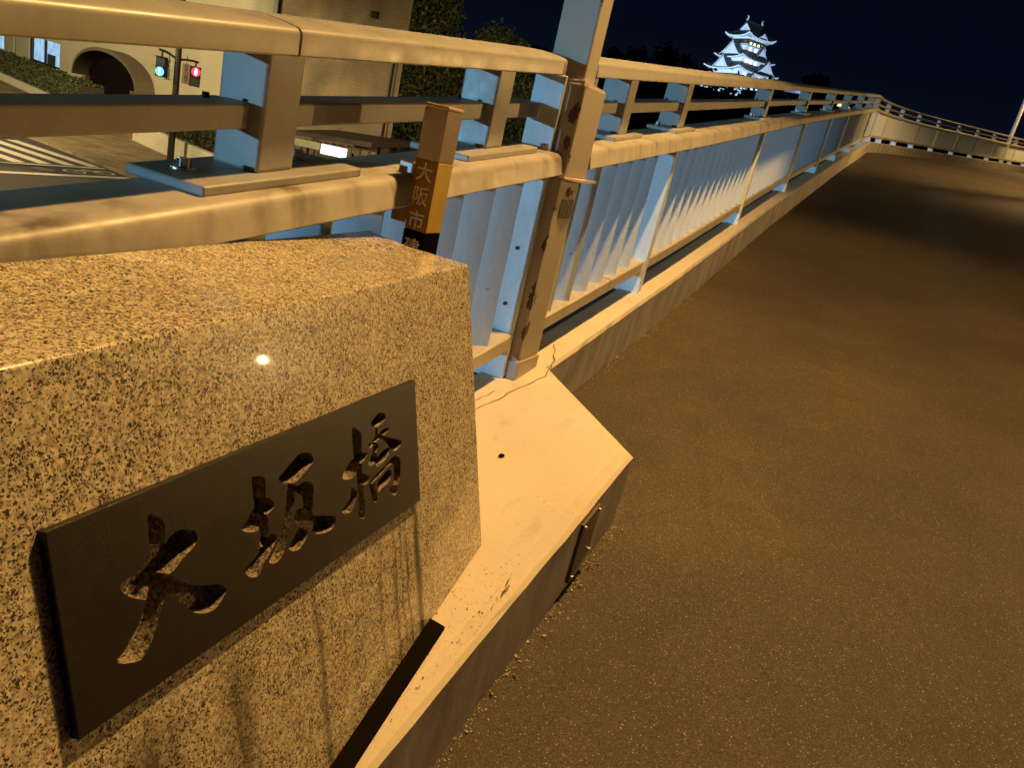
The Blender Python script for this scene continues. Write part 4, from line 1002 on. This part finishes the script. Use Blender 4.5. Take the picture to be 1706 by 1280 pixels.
def signal(az, elt, elb, face, lit_low, label):
    c = sigpt(az, (elt+elb)/2); hgt = D*(math.tan(R(elt))-math.tan(R(elb))); ft = Vector(face).normalized(); rt = Vector((-ft.y, ft.x, 0))
    r_ = empty('pedestrian_signal', c-Vector((0, 0, hgt/2)), label, 'traffic signal', 'pedestrian signals at the crossing')
    def ob(x0, x1, d0, d1, z0, z1, nm, m_, bev=0.01):
        mb = MB(); vs = [c+rt*a+ft*d__+Vector((0, 0, z)) for z in (z0, z1) for d__ in (d0, d1) for a in (x0, x1)]
        mb.add([tuple(v) for v in vs], [(0, 2, 3, 1), (4, 5, 7, 6), (0, 1, 5, 4), (2, 6, 7, 3), (0, 4, 6, 2), (1, 3, 7, 5)])
        return keep(mb.build(nm, m_, bevel=bev), r_)
    hw = 0.20
    ob(-hw, hw, -0.13, 0.10, -hgt/2, hgt/2, 'housing', M_DARK, 0.02)
    lo = (-hgt/2+0.03, -0.015); hi = (0.015, hgt/2-0.03)
    L_, U_ = (lo, hi) if lit_low else (hi, lo)
    mb = MB(); lc = c+ft*0.10+Vector((0, 0, (L_[0]+L_[1])/2)); mb.tube(lc, lc+ft*0.016, 0.172, n=20); keep(mb.build('lit_lens', M_CY if lit_low else M_RD), r_)
    mb = MB(); lc = c+ft*0.116+Vector((0, 0, (L_[0]+L_[1])/2))
    mb.tube(lc+Vector((0, 0, 0.085)), lc+ft*0.006+Vector((0, 0, 0.085)), 0.045, n=12); mb.tube(lc-Vector((0, 0, 0.13)), lc+Vector((0, 0, 0.035)), 0.035, 0.06, n=10)
    keep(mb.build('lit_figure', M_WG if lit_low else M_WR), r_)
    ob(-hw+0.02, hw-0.02, 0.10, 0.115, U_[0], U_[1], 'dark_lens', M_OFF, 0.004)
    for zz in (hi[1], lo[1]): ob(-hw, hw, 0.10, 0.26, zz, zz+0.02, 'visor', M_DARK, 0.003)
    ob(-0.03, 0.03, -0.03, 0.03, hgt/2, hgt/2+0.22, 'hanger', M_DARK, 0.005)
signal(-49.25, -0.55, -1.78, (0.35, -0.95, 0), True, 'pedestrian signal showing green on the left arm')
signal(-47.27, -0.70, -1.93, (0.85, -0.5, 0), False, 'pedestrian signal showing red on the right arm')
def sign_plate(az, elt, elb, face, label, txt, bgm):
    c = sigpt(az, (elt+elb)/2); hgt = D*(math.tan(R(elt))-math.tan(R(elb))); ft = Vector(face).normalized(); rt = Vector((-ft.y, ft.x, 0))
    r_ = empty('sign_plate', c-Vector((0, 0, hgt/2)), label, 'sign', 'narrow sign plates beside the signals')
    mb = MB(); vs = [c+rt*a+ft*d__+Vector((0, 0, z)) for z in (-hgt/2, hgt/2) for d__ in (-0.01, 0.01) for a in (-0.15, 0.15)]
    mb.add([tuple(v) for v in vs], [(0, 2, 3, 1), (4, 5, 7, 6), (0, 1, 5, 4), (2, 6, 7, 3), (0, 4, 6, 2), (1, 3, 7, 5)])
    keep(mb.build('plate', bgm), r_)
    mb = MB(); mb.tube(c+Vector((0, 0, hgt/2)), c+Vector((0, 0, hgt/2+0.33)), 0.015, n=6); keep(mb.build('hanger', M_DARK), r_)
    for i, ch in enumerate(txt):
        z = hgt/2-(i+0.6)*hgt/(len(txt)+0.2)
        Mx = Matrix.Translation(c+ft*0.014+Vector((0, 0, z))) @ Matrix((( rt.x, 0, ft.x, 0), (rt.y, 0, ft.y, 0), (0, 1, 0, 0), (0, 0, 0, 1)))
        keep(text_mesh('lettering', ch, 0.17, M_DARK, None, Mx), r_)
sign_plate(-48.82, -0.68, -1.90, (0.35, -0.95, 0), 'white narrow sign plate beside the green signal', '歩車分離式', M_WHITE)
sign_plate(-47.80, -0.66, -1.88, (0.85, -0.5, 0), 'pinkish narrow sign plate beside the red signal', '歩車分離式', plain('pink_plate', (0.50, 0.36, 0.30), .6))

rl = empty('street_lamp', (16.0, 26.4, GZ), 'tall street lamp right of the bridge that lights the railings from the side', 'street lamp', 'street lamps')
mb = MB(); mb.tube((16.0, 26.4, GZ), (16.0, 26.4, 4.3), 0.09, 0.06, n=10); keep(mb.build('pole', M_DARK), rl)
mb = MB(); mb.box(15.4, 16.1, 26.1, 26.6, 4.22, 4.36); keep(mb.build('lamp_head', M_DARK, bevel=0.02), rl)
# street lamps that light the crossing (their heads stand above the picture)
for i, (x, y, z) in enumerate(((-38, 13.0, 3.6), (-27.0, 9.0, 3.4), (-62, 19.0, 3.4))):
    r_ = empty('street_lamp', (x, y-0.6, GZ), ['tall street lamp by the crossing', 'tall street lamp between the bridge and the trees', 'tall street lamp in front of the pale building'][i], 'street lamp', 'street lamps')
    mb = MB(); mb.tube((x, y-0.6, GZ), (x, y-0.6, z+0.35), 0.09, 0.06, n=10); keep(mb.build('pole', M_DARK), r_)
    mb = MB(); mb.box(x-0.2, x+0.2, y-0.7, y+0.3, z+0.28, z+0.42); keep(mb.build('lamp_head', M_DARK, bevel=0.02), r_)

# ------------------------------------------------------------------ TREES
def leaf(mb, c, s_, rnd):
    a = Vector((rnd.gauss(0, 1), rnd.gauss(0, 1), rnd.gauss(0, .7))).normalized(); b_ = a.cross(Vector((rnd.gauss(0, 1), rnd.gauss(0, 1), rnd.gauss(0, 1)))).normalized()
    mb.add([c-a*s_, c+b_*s_*.55, c+a*s_, c-b_*s_*.55], [(0, 1, 2, 3)])
def tree(name, x, y, z0, hgt, rad, nclump, nleaf, ls, label, seed, mat, group, trunk=0.16, low=0.25, cat='tree'):
    rnd = random.Random(seed); root = empty(name, (x, y, z0), label, cat, group)
    mb = MB(); top = Vector((x+rnd.uniform(-.3, .3), y, z0+hgt*0.75))
    mb.tube((x, y, z0-0.2), top, trunk, trunk*0.35, n=8)
    cl = []
    for i in range(nclump):
        t = rnd.random(); a = rnd.uniform(0, 2*math.pi); z = z0+hgt*(low+(1-low)*t)
        env = math.sin(math.pi*min(1, 0.18+0.8*(t)))**0.6*rad*(1.0-0.25*t)
        rr = env*math.sqrt(rnd.random()); c = Vector((x+rr*math.cos(a), y+rr*math.sin(a), z)); cr = rad*rnd.uniform(0.18, 0.34)
        cl.append((c, cr))
        if i % 3 == 0:
            st = Vector((x, y, z0+hgt*(0.25+0.4*t))); mb.tube(st, c, trunk*0.25, trunk*0.08, n=5)
    keep(mb.build('trunk', M_BARK), root)
    mb = MB()
    for c, cr in cl:
        for i in range(nleaf):
            d = Vector((rnd.gauss(0, 1), rnd.gauss(0, 1), rnd.gauss(0, .6))).normalized()*cr*rnd.random()**0.45
            leaf(mb, c+d, ls*rnd.uniform(.6, 1.3), rnd)
    keep(mb.build('crown', mat), root)
    return root
G1 = 'street trees beside the brown building'
tree('street_tree', -18.8, 28.2, GZ, 9.3, 2.9, 130, 230, 0.085, 'leafy tree in front of the right corner of the brown brick building', 11, M_LEAF, G1)
tree('street_tree', -15.6, 29.5, GZ, 7.9, 2.5, 100, 210, 0.085, 'dark leafy tree just left of the lamp post, its crown against the sky', 12, M_LEAF, G1)
tree('street_tree', -25.9, 12.7, GZ, 9.2, 1.8, 50, 60, 0.13, 'tree near the street lamp whose crown stands above the picture', 14, M_LEAF, G1, 0.12, 0.55)
tree('street_tree', -21.5, 27.0, GZ, 2.6, 1.6, 40, 110, 0.10, 'low leafy bush tree under the corner of the brown building', 13, M_LEAF, G1, 0.08, 0.1)
# the dark wooded slope under the castle
G2 = 'dark trees on the castle slope'
rnd = random.Random(5)
specs = []
for i, (az, el, dist) in enumerate([(-27.5, 5.6, 120), (-25.6, 5.3, 130), (-23.6, 5.2, 150), (-21.9, 6.0, 150), (-20.2, 6.4, 160), (-18.6, 6.6, 170), (-17.0, 7.2, 170), (-15.6, 7.0, 180), (-13.6, 6.5, 190), (-12.3, 6.35, 180), (-10.9, 6.3, 190), (-9.6, 6.4, 200), (-8.4, 6.4, 200), (-6.9, 7.4, 200), (-5.4, 6.6, 210), (-3.6, 6.0, 200), (-1.6, 5.8, 210), (0.6, 5.5, 220), (3.0, 5.2, 220)]):
    x = dist*math.sin(R(az)); y = dist*math.cos(R(az)); top = dist*math.tan(R(el)); h_ = rnd.uniform(15, 18)
    L_ = ['far dark tree low on the slope left of the near lamp post', 'far dark tree just left of the lamp post shaft', 'far dark tree directly behind the lamp post', 'rounded dark tree just right of the lamp post', 'second dark tree right of the lamp post', 'third dark tree right of the lamp post', 'tallest dark tree silhouette between lamp post and castle', 'dark tree silhouette halfway to the castle', 'dark tree at the left foot of the castle', 'dark tree below the left half of the castle', 'dark tree below the middle of the castle', 'dark tree below the right half of the castle', 'dark tree at the right foot of the castle', 'dark tree top rising above the rail right of the castle', 'dark tree just beyond the one above the rail right of the castle', 'dark tree behind the bend of the railing', 'dark tree right of the bend behind the railing', 'dark tree far behind the right railing', 'rightmost dark tree behind the right railing'][i]
    tree('dark_tree', x, y, top-h_, h_, dist*0.030+1.2, 34, 46, 0.60, L_, 30+i, M_LEAF_D, G2, 0.35, 0.05)
mb = MB(); rnd = random.Random(9)
for i in range(5200):
    az = rnd.uniform(-36, 12); dist = rnd.uniform(110, 230); x = dist*math.sin(R(az)); y = dist*math.cos(R(az))
    top = dist*math.tan(R(4.3+0.9*math.sin(az*.5)))+1.0
    z = rnd.uniform(-2, 1)*1.0+top*rnd.uniform(0.1, 1.0)
    leaf(mb, Vector((x, y, z)), rnd.uniform(.9, 2.0), rnd)
tag(mb.build('undergrowth', M_LEAF_D), 'dark undergrowth covering the slope below the castle', 'undergrowth', kind='stuff')

# ------------------------------------------------------------------ CASTLE
CD = 350.0; caz = R(-12.0)
cc = Vector((CD*math.sin(caz), CD*math.cos(caz), 0)); cv = Vector((math.sin(caz), math.cos(caz), 0)); cr_ = Vector((math.cos(caz), -math.sin(caz), 0))
castle = empty('castle_keep', (cc.x, cc.y, 22), 'floodlit white castle keep with stacked dark tiled roofs on the hill', 'castle', rz=0)
YC = R(40)-caz       # turn of the keep
M_CW = plain('white_plaster', (0.74, 0.76, 0.80), 0.7); M_CR = plain('dark_roof_tiles', (0.020, 0.028, 0.024), 0.55); M_CT = plain('white_eave_trim', (0.78, 0.80, 0.84), 0.5)
M_CB = plain('black_lacquer_wall', (0.035, 0.035, 0.04), 0.4); M_CG = plain('gold_ornament', (0.55, 0.40, 0.12), 0.3, 0.8)
M_WIN = plain('lit_window', (0.9, 0.8, 0.5), .5, 0, (1.0, 0.78, 0.25), 1.6); M_WINW = plain('bright_window', (0.9, 0.95, 1), .5, 0, (0.95, 1.0, 0.92), 1.3)
CX0 = Vector((cc.x, cc.y, 0))+cr_*1.2
def cpt(x, y, z):
    c_, s_ = math.cos(YC), math.sin(YC); return (CX0.x+x*c_-y*s_, CX0.y+x*s_+y*c_, z)
def cbox(mb, x0, x1, y0, y1, z0, z1, mi=0): mb.box(x0, x1, y0, y1, z0, z1, mi, fn=cpt)
def croof(he, hi, z0, z1, up=0.9, thick=0.45):
    """skirt roof: flared eave he (half), inner half hi, corners lifted"""
    mb = MB(); n = 6; ringO = []; ringI = []; ringU = []
    for sx, sy in ((-1, -1), (1, -1), (1, 1), (-1, 1)):
        nxt = {(-1, -1): (1, -1), (1, -1): (1, 1), (1, 1): (-1, 1), (-1, 1): (-1, -1)}[(sx, sy)]
        for i in range(n):
            t = i/n; x = sx+(nxt[0]-sx)*t; y = sy+(nxt[1]-sy)*t; lift = up*abs(2*t-1)**3
            ringO.append(cpt(x*he, y*he, z0+lift)); ringU.append(cpt(x*he, y*he, z0+lift-thick)); ringI.append(cpt(x*hi, y*hi, z1))
    ringM = [tuple((Vector(a)*0.5+Vector(b_)*0.5)-Vector((0, 0, (z1-z0)*0.12))) for a, b_ in zip(ringO, ringI)]
    ringB = [tuple(Vector(a)*0.25+Vector(b_)*0.75-Vector((0, 0, (z1-z0)*0.7))) for a, b_ in zip(ringU, ringI)]
    N = len(ringO); V = ringO+ringM+ringI
    q = [(k_*N+i, k_*N+(i+1) % N, (k_+1)*N+(i+1) % N, (k_+1)*N+i) for k_ in range(2) for i in range(N)]
    mb.add(V, q, 0)
    mb.add(ringO+ringU, [(i, (i+1) % N, N+(i+1) % N, N+i) for i in range(N)], 1)
    mb.add(ringU+ringB, [(i, (i+1) % N, N+(i+1) % N, N+i) for i in range(N)], 1)
    return mb.build('roof', [M_CR, M_CT])
def gable(side, cx_, half, z0, zapex, out, back, name='gable'):
    """triangular dormer gable on a face: side 'x' -> faces local -x, 'y' -> faces local -y"""
    def P(a, d, z): return cpt(-d, a, z) if side == 'x' else cpt(a, -d, z)
    mb = MB()
    # white face, set back a little
    mb.add([P(cx_-half*.86, out-0.5, z0), P(cx_+half*.86, out-0.5, z0), P(cx_, out-0.5, zapex-0.6)], [(0, 1, 2)], 0)
    # roof slabs with concave sweep
    for sgn in (-1, 1):
        pr = []
        for i in range(7):
            t = i/6; a = cx_+sgn*half*(1-t); z = z0+(zapex-z0)*(t**1.35)
            pr.append((a, z))
        for j in range(6):
            (a0, z0_), (a1, z1_) = pr[j], pr[j+1]
            mb.add([P(a0, out, z0_), P(a1, out, z1_), P(a1, back, z1_), P(a0, back, z0_)], [(0, 1, 2, 3)], 1)
            mb.add([P(a0, out, z0_), P(a1, out, z1_), P(a1, out, z1_-0.42), P(a0, out, z0_-0.42)], [(0, 1, 2, 3)], 1)
            mb.add([P(a0, out+.02, z0_-.3), P(a1, out+.02, z1_-.3), P(a1, out-.02, z1_-0.62), P(a0, out-.02, z0_-0.62)], [(0, 1, 2, 3)], 2)
    return keep(mb.build(name, [M_CW, M_CR, M_CT]), castle)
# bodies
for h_, z0, z1, m_ in ((10.6, 27, 37.5, M_CW), (8.8, 36.5, 41.8, M_CW), (7.0, 41.0, 46.8, M_CW), (5.2, 46.0, 51.2, M_CW), (4.7, 50.6, 54.8, M_CB)):
    mb = MB(); cbox(mb, -h_, h_, -h_, h_, z0, z1); keep(mb.build('wall', m_), castle)
mb = MB()
for i in range(1):
    vs = [cpt(sx*a, sy*a, z) for a, z in ((14.5, 14), (11.6, 27)) for sx, sy in ((-1, -1), (1, -1), (1, 1), (-1, 1))]
    mb.add(vs, [(0, 1, 2, 3), (4, 5, 6, 7)]+[(i, (i+1) % 4, 4+(i+1) % 4, 4+i) for i in range(4)])
keep(mb.build('stone_base', plain('castle_stone', (0.30, 0.28, 0.26), .9)), castle)
keep(croof(12.9, 8.8, 36.6, 39.6, 1.2), castle)
keep(croof(10.9, 7.0, 41.2, 44.6, 1.3), castle)
keep(croof(8.8, 5.2, 46.0, 49.4, 1.2), castle)
keep(croof(7.3, 3.4, 54.3, 57.4, 1.4, 0.6), castle)
# top storey: balcony, white band, gold
mb = MB()
cbox(mb, -5.3, 5.3, -5.3, 5.3, 50.6, 50.95); cbox(mb, -5.35, 5.35, -5.35, -5.25, 51.5, 51.65); cbox(mb, -5.35, -5.25, -5.35, 5.35, 51.5, 51.65)
for i in range(12):
    a = -5.2+i*10.4/11; cbox(mb, a-.06, a+.06, -5.33, -5.27, 50.9, 51.5); cbox(mb, -5.33, -5.27, a-.06, a+.06, 50.9, 51.5)
keep(mb.build('balcony', M_CT), castle)
mb = MB(); cbox(mb, -4.78, 4.78, -4.78, 4.78, 53.6, 54.35); keep(mb.build('white_band', M_CW), castle)
for a in (-2.9, -0.9, 1.2, 3.4):
    mb = MB(); cbox(mb, a-.55, a+.55, -4.80, -4.72, 51.6, 52.6); keep(mb.build('window', M_WIN), castle)
for a in (-3.3, 2.8):
    mb = MB(); cbox(mb, -4.80, -4.72, a-.9, a+.9, 52.3, 53.0); keep(mb.build('gold_relief', M_CG), castle)
    mb = MB(); cbox(mb, a-.9, a+.9, -4.82, -4.74, 52.8, 53.3); keep(mb.build('gold_relief', M_CG), castle)
# irimoya top: ridge along local x
mb = MB()
rz_, gz_ = 60.2, 56.9
rid = [(-4.2, 0), (4.2, 0)]
for sgn in (-1, 1):
    pr = [(sgn*4.0*(1-t), gz_+(rz_-gz_)*t**1.3) for t in [i/6 for i in range(7)]]
    for (a0, z0_), (a1, z1_) in zip(pr, pr[1:]): mb.add([cpt(-4.3, a0, z0_), cpt(-4.3, a1, z1_), cpt(4.3, a1, z1_), cpt(4.3, a0, z0_)], [(0, 1, 2, 3)], 0)
for xx in (-3.9, 3.9): mb.add([cpt(xx, -3.3, gz_), cpt(xx, 3.3, gz_), cpt(xx, 0, rz_-0.5)], [(0, 1, 2)], 1)
cbox(mb, -4.5, 4.5, -0.25, 0.25, rz_-0.15, rz_+0.45, 0)
keep(mb.build('ridge_roof', [M_CR, M_CW]), castle)
for xx in (-4.2, 4.2):
    mb = MB(); s_ = 1 if xx > 0 else -1
    for i in range(6):
        t = i/6; t2 = (i+1)/6
        p0 = cpt(xx-s_*0.9*math.sin(t*2.4)*0.5, 0, rz_+0.4+1.7*t); p1 = cpt(xx-s_*0.9*math.sin(t2*2.4)*0.5+(s_*0.5 if i == 5 else 0), 0, rz_+0.4+1.7*t2); mb.tube(p0, p1, 0.42*(1-t*0.75), 0.42*(1-t2*0.75), n=7)
    keep(mb.build('roof_dolphin', M_CT), castle)
# gables: big ones on the left-hand faces, smaller on the right-hand faces
gable('x', 0.0, 6.4, 47.2, 52.6, 8.3, 3.5)
gable('y', 2.6, 2.4, 48.6, 52.4, 7.2, 3.5)
gable('x', 0.8, 6.6, 40.9, 46.6, 10.6, 5.0)
gable('y', 4.4, 4.4, 42.8, 47.4, 10.2, 5.0)
gable('y', -3.5, 3.4, 37.3, 41.0, 12.4, 6.0)
gable('y', 0.6, 2.4, 55.0, 56.9, 7.25, 3.0)
for zz, hb, off_ in ((45.2, 7.0, (-4.6, -2.3, 0.2)), (39.9, 8.8, (-5.2, -2.8, 3.0)), (50.0, 5.2, (-2.8, 0.2, 3.0))):
    for a in off_:
        mb = MB(); cbox(mb, a-.7, a+.7, -hb-0.06, -hb+0.02, zz-.65, zz+.65); keep(mb.build('window', M_WINW), castle)
# glowing gate roof and lamps at the foot of the keep
def at_az(az, el, dist): return Vector((dist*math.sin(R(az)), dist*math.cos(R(az)), dist*math.tan(R(el))))
g_ = at_az(-8.0, 6.50, 150)
gt = empty('gate_house', (g_.x, g_.y, g_.z-5), 'low roof that glows as if floodlit, seen just above the rail right of the castle', 'gate house')
mb = MB()
for i in range(10):
    t = i/10; t2 = (i+1)/10
    a = at_az(-8.9+1.9*t, 6.42+0.08*math.sin(t*7)+0.10*t, 150); b_ = at_az(-8.9+1.9*t2, 6.42+0.08*math.sin(t2*7)+0.10*t2, 150)
    mb.add([a, b_, b_+Vector((0.3, 2, 0.22)), a+Vector((0.3, 2, 0.22))], [(0, 1, 2, 3)]); mb.add([a, b_, b_-Vector((0, 0, .3)), a-Vector((0, 0, .3))], [(0, 1, 2, 3)])
keep(mb.build('roof', plain('glowing_gate_roof', (0.7, 0.75, 0.85), .6, 0, (0.35, 0.6, 1.0), 0.9)), gt)  # floodlight put into the roof colour as a glow
mb = MB(); p = at_az(-8.0, 6.35, 151); cq = at_az(-8.0, 6.22, 151); mb.box(p.x-2, p.x+2, p.y, p.y+1.5, cq.z, p.z); keep(mb.build('wall', M_CW), gt)
rnd = random.Random(21)
for i in range(16):
    az = -12.0+2.0*i/15+rnd.uniform(-.1, .1); el = 5.88+rnd.uniform(-.10, .14)+0.03*i/4; p = at_az(az, el, 105)
    mb = MB(); mb.tube(p, p+Vector((0, 0, rnd.uniform(.1, .28))), rnd.uniform(.07, .17), rnd.uniform(.04, .1), n=7)
    o = mb.build('garden_light', plain('garden_glow', (.8, .9, 1), .4, 0, (0.55, 0.78, 1.0), rnd.uniform(.6, 2.4)))
    tag(o, 'one of the small bluish lights strung among the trees below the castle', 'light', 'small lights below the castle')
for az, el, c, r_, lab in ((-5.05, 5.98, (1.0, 0.75, 0.3), .42, 'larger yellow light seen between the far rails'), (-4.45, 5.92, (1.0, 0.8, 0.5), .22, 'small yellow white light right of the larger one between the far rails'), (-3.75, 6.0, (0.7, 0.9, 1.0), .16, 'smallest bluish light between the far rails')):
    p = at_az(az, el, 150); mb = MB(); mb.tube(p, p+Vector((0, 0, r_*1.3)), r_, r_*.6, n=9); o = mb.build('distant_light', plain('glow', (.9, .8, .5), .4, 0, c, 1.6)); tag(o, lab, 'light')
